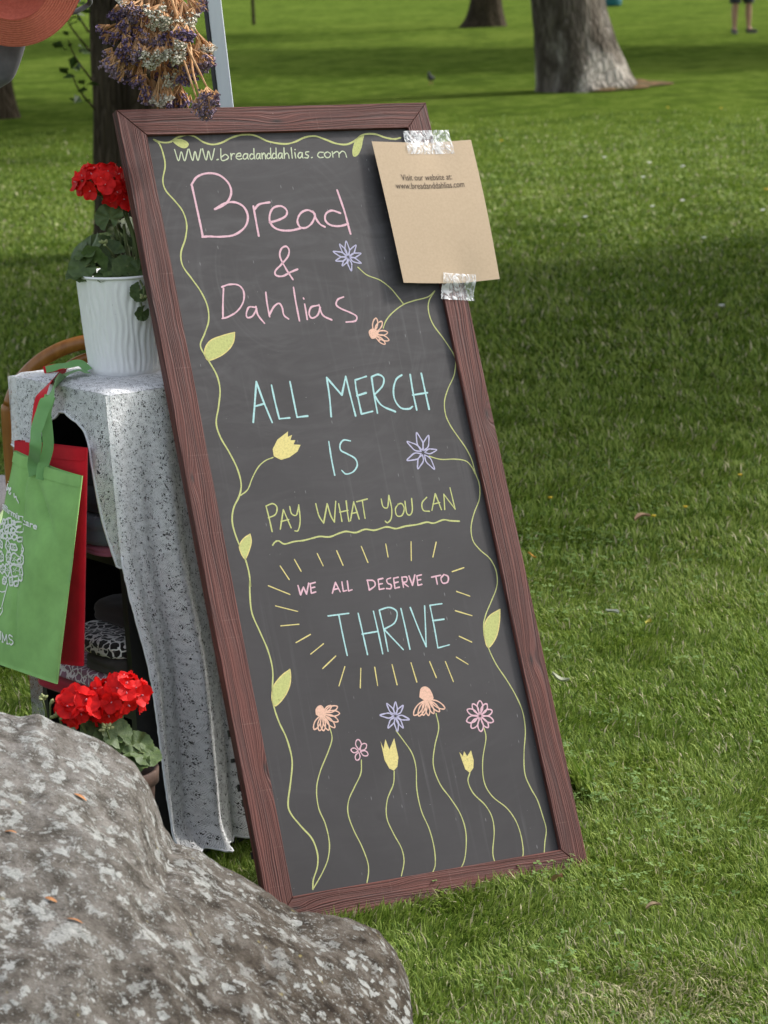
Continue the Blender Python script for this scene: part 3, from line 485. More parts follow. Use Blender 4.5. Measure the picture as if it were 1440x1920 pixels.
        d = 0.020 * fbm(p + 3.1, 2.6, 3) - 0.055 * abs(fbm(p + 1.7, 3.4, 2)) + 0.016 * fbm(p, 9, 3) + 0.01
        k = min(1.0, abs(ph) * 3.2); d = min(d, 0.0) if ph > 0 else d
        d2 = 0.004 * fbm(p, 21, 3)
        p[2] += d * k * (1 if zz > 0.03 else 0.2) + d2; p[1] += d * 0.8 * k
        return p
    V, F = grid(nu, 160, fn); b = np.array([-0.45, 3.55, 0.0])
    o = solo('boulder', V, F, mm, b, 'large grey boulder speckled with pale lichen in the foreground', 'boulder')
    # rusty needles and leaf scraps lying on the stone
    lm = noisy('rust_scrap', (0.34, 0.14, 0.05), (0.48, 0.24, 0.10), 40, 0.8, 0.2, 0)
    return o
BOULDER = boulder()

# ================================================================== CHALKBOARD
PSI, TH = radians(27.5), radians(24.5)
BU = np.array([cos(PSI), sin(PSI), -0.034]); BU /= np.linalg.norm(BU)
BV = np.array([-sin(PSI) * sin(TH), cos(PSI) * sin(TH), cos(TH)]); BV -= BU * (BU @ BV); BV /= np.linalg.norm(BV)
BN = np.cross(BU, BV); B0 = np.array([-0.214, 4.318, 0.0]); BW, BH = 0.638, 1.493
BM = Matrix.Identity(4)
for i in range(3): BM[i][0] = BU[i]; BM[i][1] = BV[i]; BM[i][2] = BN[i]; BM[i][3] = B0[i]
def on_board(x, y, off=0.0):
    d = ray(x, y); o = B0 + BN * off; t = ((o - CPOS) @ BN) / (d @ BN); X = CPOS + d * t - B0
    return np.array([X @ BU, X @ BV, off])
def wood(name, along, knots):
    mm = mat(name, (0.12, 0.05, 0.045), 0.62, 0.35); g = NG(mm); co = g.coord()
    sp = g.n('ShaderNodeSeparateXYZ'); g.l(co, sp.inputs[0])
    al, ac = (sp.outputs[0], sp.outputs[1]) if along == 'x' else (sp.outputs[1], sp.outputs[0])
    cb = g.n('ShaderNodeCombineXYZ'); g.l(al, cb.inputs[0]); g.l(ac, cb.inputs[1]); g.l(sp.outputs[2], cb.inputs[2]); vec = cb.outputs[0]
    warp = g.noise(g.map(vec, (2.4, 9, 9)), 1.0, 3, 0.5)
    q = g.math('ADD', g.math('MULTIPLY', ac, 150.0), g.math('MULTIPLY', warp, 6.0))
    q = g.math('ADD', q, g.math('MULTIPLY', sp.outputs[2], 60.0))
    kmask = None
    for (ka, kc, amp, sz) in knots:
        da = g.math('MULTIPLY', g.math('SUBTRACT', al, ka), 1.0 / (sz * 3.2)); dc = g.math('MULTIPLY', g.math('SUBTRACT', ac, kc), 1.0 / sz)
        e = g.math('POWER', 2.718, g.math('MULTIPLY', g.math('ADD', g.math('MULTIPLY', da, da), g.math('MULTIPLY', dc, dc)), -1.0))
        q = g.math('ADD', q, g.math('MULTIPLY', e, amp))
        e3 = g.math('POWER', e, 14.0) if True else e
        kmask = e3 if kmask is None else g.math('MAXIMUM', kmask, e3)
    cb2 = g.n('ShaderNodeCombineXYZ'); g.l(g.math('MULTIPLY', al, 1.2), cb2.inputs[0]); g.l(g.math('MULTIPLY', q, 2.4), cb2.inputs[1])
    band = g.ramp(g.noise(cb2.outputs[0], 1.0, 2, 0.6), [(0.34, 0.0), (0.60, 1.0)])
    fib = g.noise(g.map(vec, (14, 620, 300)), 1.0, 4, 0.7); saw = g.noise(g.map(vec, (260, 8, 8)), 1.0, 2, 0.5); blot = g.noise(g.map(vec, (5, 26, 10)), 1.0, 4, 0.6)
    f = g.math('ADD', g.math('MULTIPLY', band, 0.42), g.math('MULTIPLY', fib, 0.62))
    c = g.ramp(f, [(0.16, (0.015, 0.006, 0.005)), (0.42, (0.066, 0.019, 0.014)), (0.70, (0.130, 0.040, 0.030)), (0.95, (0.21, 0.088, 0.070))])
    c = g.mix(g.ramp(blot, [(0.42, 0.0), (0.72, 0.55)]), c, (0.052, 0.026, 0.025))
    c = g.mix(g.ramp(saw, [(0.66, 0.0), (0.74, 0.22)]), c, (0.26, 0.15, 0.13))
    if kmask is not None: c = g.mix(kmask, c, (0.030, 0.016, 0.014))
    wear = g.noise(g.map(vec, (30, 120, 60)), 1.0, 3, 0.6); c = g.mix(g.ramp(wear, [(0.735, 0.0), (0.76, 0.6)]), c, (0.36, 0.26, 0.22))
    g.color(c); g.bump(g.math('ADD', band, g.math('MULTIPLY', fib, 0.5)), 0.75, 0.0016)
    g.rough(g.ramp(fib, [(0.3, 0.5), (0.7, 0.75)]))
    return mm
def slate():
    mm = mat('chalkboard_slate', (0.06, 0.058, 0.06), 0.62, 0.35); g = NG(mm); co = g.coord()
    n1 = g.noise(co, 4, 5, 0.6, 0.5); n2 = g.noise(g.map(co, (6, 22, 1)), 1.0, 4, 0.6, 1.2); sp = g.n('ShaderNodeSeparateXYZ'); g.l(co, sp.inputs[0])
    c = g.ramp(n1, [(0.35, (0.031, 0.028, 0.029)), (0.65, (0.043, 0.0395, 0.041))])
    # wiped-off chalk haze, mostly in the upper half, and a few swirls from the duster
    rot = g.n('ShaderNodeVectorMath', operation='DISTANCE'); g.l(g.map(co, (1, 0.8, 1)), rot.inputs[0]); rot.inputs[1].default_value = (0.25, 0.93, 0)
    sw = g.noise(g.map(rot.outputs['Value'], (60, 60, 60)), 1.0, 3); arc = g.math('MULTIPLY', g.ramp(sw, [(0.52, 0.0), (0.75, 1.0)]), g.ramp(g.noise(co, 5, 3), [(0.45, 0.0), (0.7, 1.0)]))
    up = g.ramp(sp.outputs[1], [(0.55, 0.25), (1.0, 1.0)])
    hz = g.math('MULTIPLY', g.math('ADD', g.math('MULTIPLY', g.ramp(n2, [(0.45, 0.0), (0.75, 1.0)]), 0.30), g.math('MULTIPLY', arc, 0.35)), up)
    c = g.mix(g.math('MULTIPLY', hz, 1.0), c, (0.15, 0.146, 0.15))
    spot = g.math('MULTIPLY', g.ramp(g.noise(co, 9, 2), [(0.70, 0.0), (0.76, 1.0)]), 0.55); c = g.mix(spot, c, (0.022, 0.020, 0.021)); ver = g.ramp(g.noise(g.map(co, (90, 3, 1)), 1.0, 3), [(0.58, 0.0), (0.75, 0.35)]); c = g.mix(g.math('MULTIPLY', ver, g.ramp(g.noise(co, 3, 2), [(0.42, 0.0), (0.6, 1.0)])), c, (0.13, 0.127, 0.13)); scr = g.ramp(g.voro(g.map(co, (60, 14, 1)), 1.0), [(0.03, 0.5), (0.06, 0.0)]); c = g.mix(scr, c, (0.28, 0.28, 0.28))
    dust = g.ramp(g.noise(co, 210, 2), [(0.77, 0.0), (0.80, 0.7)]); c = g.mix(dust, c, (0.35, 0.35, 0.34))
    g.color(c); g.bump(g.noise(co, 700, 2), 0.12, 0.0005); g.rough(g.ramp(n2, [(0.3, 0.52), (0.7, 0.7)]))
    return mm
def chalk(name, c):
    mm = mat(name, c, 0.85, 0.2); g = NG(mm); co = g.coord(); f = g.noise(co, 260, 3, 0.7)
    g.color(g.ramp(f, [(0.30, tuple(x * 0.74 for x in c)), (0.56, tuple(x * 0.96 for x in c))]))
    dry = g.ramp(g.noise(g.map(co, (1, 1, 1)), 420, 3, 0.8), [(0.33, 0.45), (0.40, 0.0)]); tr = g.n('ShaderNodeBsdfTransparent'); mx = g.n('ShaderNodeMixShader'); g.l(dry, mx.inputs[0]); g.l(g.b.outputs[0], mx.inputs[1]); g.l(tr.outputs[0], mx.inputs[2]); g.l(mx.outputs[0], g.out.inputs[0]); return mm
CH = dict(green=chalk('lime_chalk', (0.52, 0.54, 0.22)), pale=chalk('pale_green_chalk', (0.55, 0.60, 0.42)), pink=chalk('pink_chalk', (0.72, 0.46, 0.52)), cyan=chalk('aqua_chalk', (0.42, 0.66, 0.66)),
          yellow=chalk('yellow_chalk', (0.70, 0.60, 0.24)), purple=chalk('lilac_chalk', (0.48, 0.46, 0.62)), orange=chalk('peach_chalk', (0.76, 0.48, 0.36)), leaf=chalk('leaf_chalk', (0.50, 0.52, 0.20)))
board = empty('chalkboard', BM, 'tall leaning chalkboard sign in a red brown wooden frame', 'chalkboard')
def rails():
    fw = 0.0505; th = 0.020; W, H = BW, BH; bev = 0.0015
    WX = wood('red_brown_wood_top', 'x', [(0.315, BH - 0.030, 1.6, 0.014)]); WB = wood('red_brown_wood_bottom', 'x', [(0.05, 0.03, 1.5, 0.012)])
    WL = wood('red_brown_wood_left', 'y', [(0.275, 0.044, 2.0, 0.011), (0.80, 0.012, 1.2, 0.010)]); WR = wood('red_brown_wood_right', 'y', [(0.40, BW - 0.028, 2.0, 0.013), (0.87, BW - 0.012, 2.2, 0.012)])
    def rail(name, quad, mm, label=None):
        # quad: 4 (x, y) ccw seen from the front; slight bevel round the front face
        q = np.array(quad); c = q.mean(0)
        V = []
        for z, ins in ((-th, 0.0), (-bev, 0.0), (0.0, bev)):
            for p, nx_ in zip(q, range(4)):
                a = q[(nx_ - 1) % 4] - p; b = q[(nx_ + 1) % 4] - p; a = a / np.linalg.norm(a); b = b / np.linalg.norm(b)
                V.append((*(p + (a + b) * ins), z))
        F = [(3, 2, 1, 0), (8, 9, 10, 11)]
        for l in (0, 4):
            for k in range(4): F.append((l + k, l + (k + 1) % 4, l + 4 + (k + 1) % 4, l + 4 + k))
        o = part(name, V, F, mm, board, smooth=False, world=False); return o
    g = 0.0003
    rail('top_rail', [(fw + g, H - fw), (W - fw - g, H - fw), (W - g, H), (g, H)], WX)
    rail('bottom_rail', [(g, 0), (W - g, 0), (W - fw - g, fw), (fw + g, fw)], WB)
    rail('side_rail', [(0, 0), (fw, fw), (fw, H - fw), (0, H)], WL)
    rail('side_rail', [(W, 0), (W, H), (W - fw, H - fw), (W - fw, fw)], WR)
    V, F = box8([(fw - .012, fw - .012, -.016), (W - fw + .012, fw - .012, -.016), (W - fw + .012, H - fw + .012, -.016), (fw - .012, H - fw + .012, -.016),
                 (fw - .004, fw - .004, -.008), (W - fw + .004, fw - .004, -.008), (W - fw + .004, H - fw + .004, -.008), (fw - .004, H - fw + .004, -.008)])
    panel = part('panel', V, F, slate(), board, smooth=False, world=False); panel['label'] = 'matt black writing panel'
    blk = mat('black_plastic', (0.012, 0.012, 0.012), 0.5, 0.4)
    # black plastic tabs sticking out behind the left rail near its foot
    for (px, py, hh) in [(428, 1376, 12), (438, 1404, 14), (434, 1427, 7), (447, 1457, 12), (446, 1478, 12), (454.5, 1506, 12), (461.5, 1532, 16), (471, 1571, 16), (471.5, 1605, 12), (482, 1625, 12)]:
        p = on_board(px, py, -0.024); x = p[0]; y = p[1]; a = hh / 2000; b = 0.035
        V, F = box8([(x, y - a, -.027), (x + b, y - a, -.027), (x + b, y + a, -.027), (x, y + a, -.027), (x, y - a, -.0205), (x + b, y - a, -.0205), (x + b, y + a, -.0205), (x, y + a, -.0205)])
        part('edge_tab', V, F, blk, board, smooth=False, world=False)
    return panel
PANEL = rails()
PZ = -0.00782
def strokes(name, lines, wd, mm, label=None, smooth=True, seed=0, jit=0.20):
    wd = wd * 0.80
    M = MB(); rr = random.Random(seed + len(lines)); zi = 0
    for L in lines:
        P = np.array(L) / 1000.0
        if smooth: P = catmull(P, 7)
        if len(P) == 2: P = np.array([P[0] + (P[1] - P[0]) * t for t in np.linspace(0, 1, 6)])
        d = np.gradient(P, axis=0); ln = np.linalg.norm(d, axis=1)[:, None]; d = d / (ln + 1e-9)
        P = np.vstack([P[0] - d[0] * wd * 0.42, P, P[-1] + d[-1] * wd * 0.42])
        n = len(P); ww = np.array([wd * (1 + jit * mnoise.noise(Vector((i * 0.35, seed * 3.3 + zi, 0.5))) * 1.6) for i in range(n)]); ww[0] *= 0.55; ww[-1] *= 0.55
        Q = np.c_[P, np.full(n, PZ + 0.00004 * (zi % 5))]; zi += 1
        M.add(*ribbon3(Q, (0, 0, 1), ww))
    o = part(name, M.V, M.F, mm, PANEL, smooth=False, world=False)
    if label: o['label'] = label
    return o
def polyfill(name, polys, mm, label=None, z=0.0, smooth=False):
    from mathutils.geometry import tessellate_polygon
    M = MB()
    for pz in polys:
        P = np.array(pz) / 1000.0
        if smooth: P = catmull(np.vstack([P, P[:1]]), 5)[:-1]
        tri = tessellate_polygon([[Vector((float(p[0]), float(p[1]), 0)) for p in P]])
        M.add(np.c_[P, np.full(len(P), PZ + z)], tri)
    V = np.array(M.V); F = []
    for f in M.F:
        a, b, c = V[f[0]], V[f[1]], V[f[2]]
        F.append(f if np.cross(b - a, c - a)[2] > 0 else f[::-1])
    o = part(name, V, F, mm, PANEL, smooth=False, world=False)
    if label: o['label'] = label
    return o
def petal_flower(name, pts, mm, label, wd=0.0026, fat=0.26, start=0.12, rnd_=True):
    c = np.array(pts[0]); L = []
    for t in pts[1:]:
        t = np.array(t); d = t - c; s = np.array([-d[1], d[0]]) * fat
        b = c + d * start
        q1, q2, w2 = (0.5, 0.82, 0.62) if rnd_ else (0.42, 0.74, 0.46)
        L.append([tuple(b), tuple(c + d * q1 + s * 0.72), tuple(c + d * q2 + s * w2), tuple(t), tuple(c + d * q2 - s * w2), tuple(c + d * q1 - s * 0.72), tuple(b)])
    return strokes(name, L, wd, mm, label, seed=int(abs(c[0])))
def write_board():
    C = CHALK
    strokes('chalk_vine', C['vine_left'], 0.0035, CH['green'], 'lime vine down the left side', seed=1)
    strokes('chalk_vine', C['vine_top'], 0.0042, CH['green'], 'wavy lime vine along the top', seed=2)
    strokes('chalk_vine', C['vine_right'], 0.0026, CH['green'], 'thin lime vine down the right side', seed=3)
    for b in C['branches']: strokes('chalk_branch', [b], 0.0026, CH['green'], seed=4)
    for i, s in enumerate(C['stems']): strokes('chalk_stem', [s], 0.0025, CH['green'], seed=5 + i)
    for i, l in enumerate(C['leaves']):
        polyfill('chalk_leaf', [l], CH['leaf'], z=-0.00004, smooth=True)
        strokes('chalk_leaf_outline', [l + l[:1]], 0.0026, CH['yellow'] if i > 1 else CH['green'], seed=20 + i)
    strokes('chalk_lettering', C['www'], 0.0028, CH['pale'], 'web address in small pale letters', seed=31, jit=0.2)
    strokes('chalk_lettering', C['Bread'], 0.0050, CH['pink'], 'the word Bread in large pink letters', seed=32)
    strokes('chalk_lettering', C['and'], 0.0042, CH['pink'], 'pink ampersand', seed=33)
    strokes('chalk_lettering', C['Dahlias'], 0.0040, CH['pink'], 'the word Dahlias in pink letters', seed=34)
    for a, b, wd_ in ((0, 7, 'ALL'), (7, 99, 'MERCH')): strokes('chalk_lettering', C['ALLMERCH'][a:b], 0.0042, CH['cyan'], wd_ + ' in large aqua capitals', seed=35 + a)
    strokes('chalk_lettering', C['IS'], 0.0036, CH['cyan'], 'IS in aqua capitals', seed=36)
    for a, b, wd_ in ((0, 7, 'PAY'), (7, 19, 'WHAT'), (19, 23, 'YOU'), (23, 99, 'CAN')): strokes('chalk_lettering', C['PAY'][a:b], 0.0031, CH['green'], wd_ + ' in lime capitals', seed=37 + a)
    strokes('chalk_underline', C['underline'], 0.0036, CH['green'], 'wavy lime underline', seed=38)
    for a, b, wd_ in ((0, 8, 'WE'), (8, 15, 'ALL'), (15, 35, 'DESERVE'), (35, 99, 'TO')): strokes('chalk_lettering', C['WE'][a:b], 0.0034, CH['pink'], wd_ + ' in small pink capitals', seed=39 + a)
    strokes('chalk_lettering', C['THRIVE'], 0.0033, CH['cyan'], 'THRIVE in aqua capitals', seed=40)
    for i, l in enumerate(C['rays6'] + C['rays7']): strokes('chalk_ray', [l], 0.0026, CH['yellow'], seed=50 + i, smooth=False)
    P = petal_flower
    P('chalk_flower', C['fl_purple1'], CH['purple'], 'lilac daisy beside the ampersand', 0.003, 0.20, 0.12, False)
    P('chalk_flower', C['fl_purple2'], CH['purple'], 'lilac daisy right of the word IS', 0.003, 0.21, 0.12, False)
    P('chalk_flower', C['fl_purple3'], CH['purple'], 'lilac daisy in the bottom row', 0.003, 0.20, 0.12, False)
    P('chalk_flower', C['fl_pink1'], CH['pink'], 'pink daisy in the bottom row', 0.0032, 0.26)
    P('chalk_flower', C['fl_pink2'], CH['pink'], 'small pink five petal flower', 0.0026, 0.34)
    P('chalk_flower', C['fl_orange1'], CH['orange'], 'peach coneflower at the left of the bottom row', 0.003, 0.2)
    P('chalk_flower', C['fl_orange2'], CH['orange'], 'taller peach coneflower in the bottom row', 0.003, 0.18)
    P('chalk_flower', C['fl_orange3'], CH['orange'], 'peach flower under the paper notice', 0.003, 0.2)
    polyfill('chalk_flower_head', [C['blobs_orange'][0]], CH['orange'], z=0.00022, smooth=True); polyfill('chalk_flower_head', [C['blobs_orange'][1]], CH['orange'], z=0.00022, smooth=True)
    polyfill('chalk_flower_head', C['blob_orange5'], CH['orange'], z=0.00022, smooth=True)
    polyfill('chalk_tulip', [C['tulips7'][0]], CH['yellow'], 'yellow tulip in the bottom row'); polyfill('chalk_tulip', [C['tulips7'][1]], CH['yellow'], 'small yellow tulip in the bottom row'); polyfill('chalk_tulip', C['tulip6'], CH['yellow'], 'yellow tulip left of the word IS')
write_board()

# ------------------------------------------------------------------ paper notice and its tape
def text_mesh(s, size=1.0, spacing=1.0):
    cu = bpy.data.curves.new('t', 'FONT'); cu.body = s; cu.size = size; cu.space_character = spacing; cu.resolution_u = 3
    o = bpy.data.objects.new('t', cu); COL.objects.link(o); dg = bpy.context.evaluated_depsgraph_get(); dg.update()
    me = o.evaluated_get(dg).to_mesh(); V = np.array([v.co[:] for v in me.vertices]); F = [tuple(p.vertices) for p in me.polygons]
    o.evaluated_get(dg).to_mesh_clear(); bpy.data.objects.remove(o); bpy.data.curves.remove(cu)
    return V, F
def notice():
    kraft = noisy('kraft_paper', (0.44, 0.335, 0.228), (0.51, 0.392, 0.272), 220, 0.85, 0.2, 0.1, 0.0005, lo=0.2, hi=0.8)
    ink = mat('brown_black_ink', (0.11, 0.082, 0.06), 0.8, 0.2)
    tl, tr, br, bl = on_board(697, 265, .004), on_board(883, 262, .005), on_board(937, 523, .013), on_board(757, 530, .010)
    M = BM @ Matrix.Translation(Vector(bl)); t = empty('paper_notice', M, 'brown kraft paper notice taped to the top right of the chalkboard', 'notice')
    def surf(u, v, off=0.0):  # v 0 top .. 1 bottom
        p = (tl * (1 - u) + tr * u) * (1 - v) + (bl * (1 - u) + br * u) * v
        ctr = 0.003 * exp(-((u - 0.62) ** 2) / 0.03) * (exp(-(v ** 2) / 0.05) + exp(-((1 - v) ** 2) / 0.05))
        p = p + np.array([0, 0, -ctr + 0.005 * sin(pi * v) * (0.4 + 0.6 * u) + off]); p[1] -= 0.004 * sin(pi * u) * (1 - 0 * v) * (0.3 + 0.7 * (1 if v > .5 else .8)) * (1 if True else 0)
        return p - bl
    n = 24; V, F = grid(n, n, lambda u, v: surf(u, 1 - v)); V2, F2 = grid(n, n, lambda u, v: surf(u, 1 - v, -0.0004))
    Mm = MB(); Mm.add(V, F); Mm.add(V2, [f[::-1] for f in F2])
    part('sheet', Mm.V, Mm.F, kraft, t, world=False)
    for body, cu_, cv, wid in (('Visit our website at:', 0.462, 0.258, 0.51), ('www.breadanddahlias.com', 0.478, 0.318, 0.69)):
        Vt, Ft = text_mesh(body); x0, x1 = Vt[:, 0].min(), Vt[:, 0].max(); sc = wid / (x1 - x0)
        W = [surf(cu_ + (p[0] - (x0 + x1) / 2) * sc, cv - (p[1] - 0.3) * sc * 1.0, 0.0006) for p in Vt]
        o = part('printed_text', W, Ft, ink, t, smooth=False, world=False)
    tape = mat('clear_tape', (0.85, 0.87, 0.88), 0.12, 0.9); g = NG(tape); co = g.coord()
    wr = g.noise(g.map(co, (70, 45, 60)), 1.0, 3, 0.5, 2.0); g.bump(wr, 0.6, 0.005)
    trn = g.n('ShaderNodeBsdfTransparent'); mx = g.n('ShaderNodeMixShader'); fac = g.ramp(wr, [(0.40, 0.16), (0.5, 0.34), (0.60, 0.62)]); g.l(fac, mx.inputs[0]); g.l(trn.outputs[0], mx.inputs[1]); g.l(g.b.outputs[0], mx.inputs[2]); g.l(mx.outputs[0], g.out.inputs[0])
    for px in ([(757, 244), (843, 242), (852, 288), (765, 289)], [(828, 513), (889, 517), (891, 563), (829, 559)]):
        c = [on_board(x, y, o) - bl for (x, y), o in zip(px, (.006, .006, .006, .006))]
        top = px[0][1] < 300
        def tf(u, v):
            p = (c[0] * (1 - u) + c[1] * u) * (1 - v) + (c[3] * (1 - u) + c[2] * u) * v
            # over the paper part it lies on the sheet, else on the rail
            q = (v if top else 1 - v); q = min(1, max(0, (q - 0.35) * 3))
            pz = None
            uu = (p[0] + bl[0] - tl[0] * (1 - 0.0)) / 0.212
            s = surf(min(1, max(0, uu)), 0.03 if top else 0.97)[2]
            p = p.copy(); p[2] = (0.0020 - bl[2]) * (1 - q) + (s + 0.0022) * q + 0.0012 * mnoise.noise(Vector((u * 9, v * 6, 3.0 + top)))
            return p
        V, F = grid(18, 14, lambda u, v: tf(u, 1 - v)); part('tape', V, F, tape, t, world=False)
notice()

# ================================================================== STALL
AL = radians(38); SA = np.array([cos(AL), sin(AL), 0]); SB = np.array([-sin(AL), cos(AL), 0])   # along the side, along the open front
ST = at(207, 735, 4.66); SH = ST[2]; SZ = (ST - np.array([ST[0] + 0.022, ST[1], 0.0])) / SH; S0 = np.array([ST[0] + 0.022, ST[1], 0.0])
SL, SD = 0.325, 0.31
def sh(s, t, z): return S0 + SA * s + SB * t + SZ * z      # shelf frame: s to the right/back, t to the left/back
def shelf():
    blk = noisy('black_laminate', (0.010, 0.010, 0.010), (0.016, 0.015, 0.015), 60, 0.45, 0.4, 0.05)
    t = empty('cube_shelf', sh(SD / 2, SL / 2, 0), 'black open cube shelf under the white lace cloth', 'shelf')
    def bx(name, s0, s1, t0, t1, z0, z1):
        c = [sh(s0, t1, z0), sh(s0, t0, z0), sh(s1, t0, z0), sh(s1, t1, z0), sh(s0, t1, z1), sh(s0, t0, z1), sh(s1, t0, z1), sh(s1, t1, z1)]
        V, F = box8(c); return part(name, V, F, blk, t, smooth=False)
    w = 0.016; top = SH - 0.012
    bx('side_panel', 0, SD, 0, w, 0, top - w); bx('side_panel', 0, SD, SL - w, SL, 0, top - w)
    bx('back_panel', SD - 0.008, SD, w, SL - w, 0.02, top - w)
    bx('top_panel', 0, SD, 0, SL, top - w, top)
    for z in (0.02, 0.292, 0.575): bx('shelf_board', 0.002, SD - 0.009, w, SL - w, z - w, z)
shelf()

def lace(name, hole=0.5):
    mm = mat(name, (0.84, 0.85, 0.87), 0.9, 0.1); g = NG(mm); co = g.coord('UV')
    dv = g.n('ShaderNodeTexNoise'); g.l(co, dv.inputs[0]); dv.inputs['Scale'].default_value = 55; dv.inputs['Detail'].default_value = 2
    sc = g.n('ShaderNodeVectorMath', operation='SCALE'); g.l(dv.outputs['Color'], sc.inputs[0]); sc.inputs['Scale'].default_value = 0.012
    ad = g.n('ShaderNodeVectorMath', operation='ADD'); g.l(co, ad.inputs[0]); g.l(sc.outputs[0], ad.inputs[1]); uv = ad.outputs[0]
    v1 = g.voro(g.map(uv, (360, 230, 1)), 1.0, 'F1', rand=0.8); v2 = g.voro(g.map(uv, (520, 400, 1), (3, 7, 0)), 1.0, 'F1')
    blank = g.noise(co, 85, 4, 0.65)   # woven flower motifs are solid, the net between them open
    th = g.ramp(blank, [(0.36, 0.52), (0.50, 0.40), (0.66, 0.16)])
    h1 = g.math('LESS_THAN', v1, g.math('MULTIPLY', th, 0.78)); h2 = g.math('LESS_THAN', v2, g.math('MULTIPLY', th, 0.50))
    sx = g.n('ShaderNodeSeparateXYZ'); g.l(uv, sx.inputs[0])
    net = g.math('MULTIPLY', g.math('SINE', g.math('MULTIPLY', sx.outputs[0], 2600.0)), g.math('SINE', g.math('MULTIPLY', sx.outputs[1], 2300.0)))
    h3 = g.math('GREATER_THAN', net, g.ramp(blank, [(0.40, 0.24), (0.60, 0.72)]))
    col = g.math('ABSOLUTE', g.math('SINE', g.math('MULTIPLY', g.math('ADD', sx.outputs[0], g.math('MULTIPLY', g.math('SINE', g.math('MULTIPLY', sx.outputs[1], 95.0)), 0.006)), 105.0)))
    h1 = g.math('MULTIPLY', h1, g.ramp(col, [(0.30, 0.0), (0.34, 1.0)]))     # solid wavy ribs between the eyelet columns
    hole_ = g.math('MAXIMUM', h1, h3)
    g.color(g.ramp(g.noise(uv, 420, 3), [(0.3, (0.80, 0.81, 0.83)), (0.7, (0.94, 0.945, 0.95))]))
    g.bump(g.math('ADD', v1, g.noise(uv, 600, 2)), 0.6, 0.002)
    tl_ = g.n('ShaderNodeBsdfTranslucent'); tl_.inputs[0].default_value = (0.7, 0.72, 0.75, 1); m0 = g.n('ShaderNodeMixShader'); m0.inputs[0].default_value = 0.08
    g.l(g.b.outputs[0], m0.inputs[1]); g.l(tl_.outputs[0], m0.inputs[2])
    tr = g.n('ShaderNodeBsdfTransparent'); mx = g.n('ShaderNodeMixShader'); g.l(hole_, mx.inputs[0]); g.l(m0.outputs[0], mx.inputs[1]); g.l(tr.outputs[0], mx.inputs[2]); g.l(mx.outputs[0], g.out.inputs[0])
    return mm
def uvmesh(name, pieces, mm, parent):
    """pieces: list of (V world, F, UV per vertex)"""
    M = MB(); U = []
    for V, F, UV in pieces: M.add(V, F); U += list(UV)
    o = part(name, M.V, M.F, mm, parent); me = o.data; ul = me.uv_layers.new(name='uv'); U = np.array(U, np.float32)
    idx = np.empty(len(me.loops), np.int32); me.loops.foreach_get('vertex_index', idx); ul.data.foreach_set('uv', U[idx].ravel()); return o
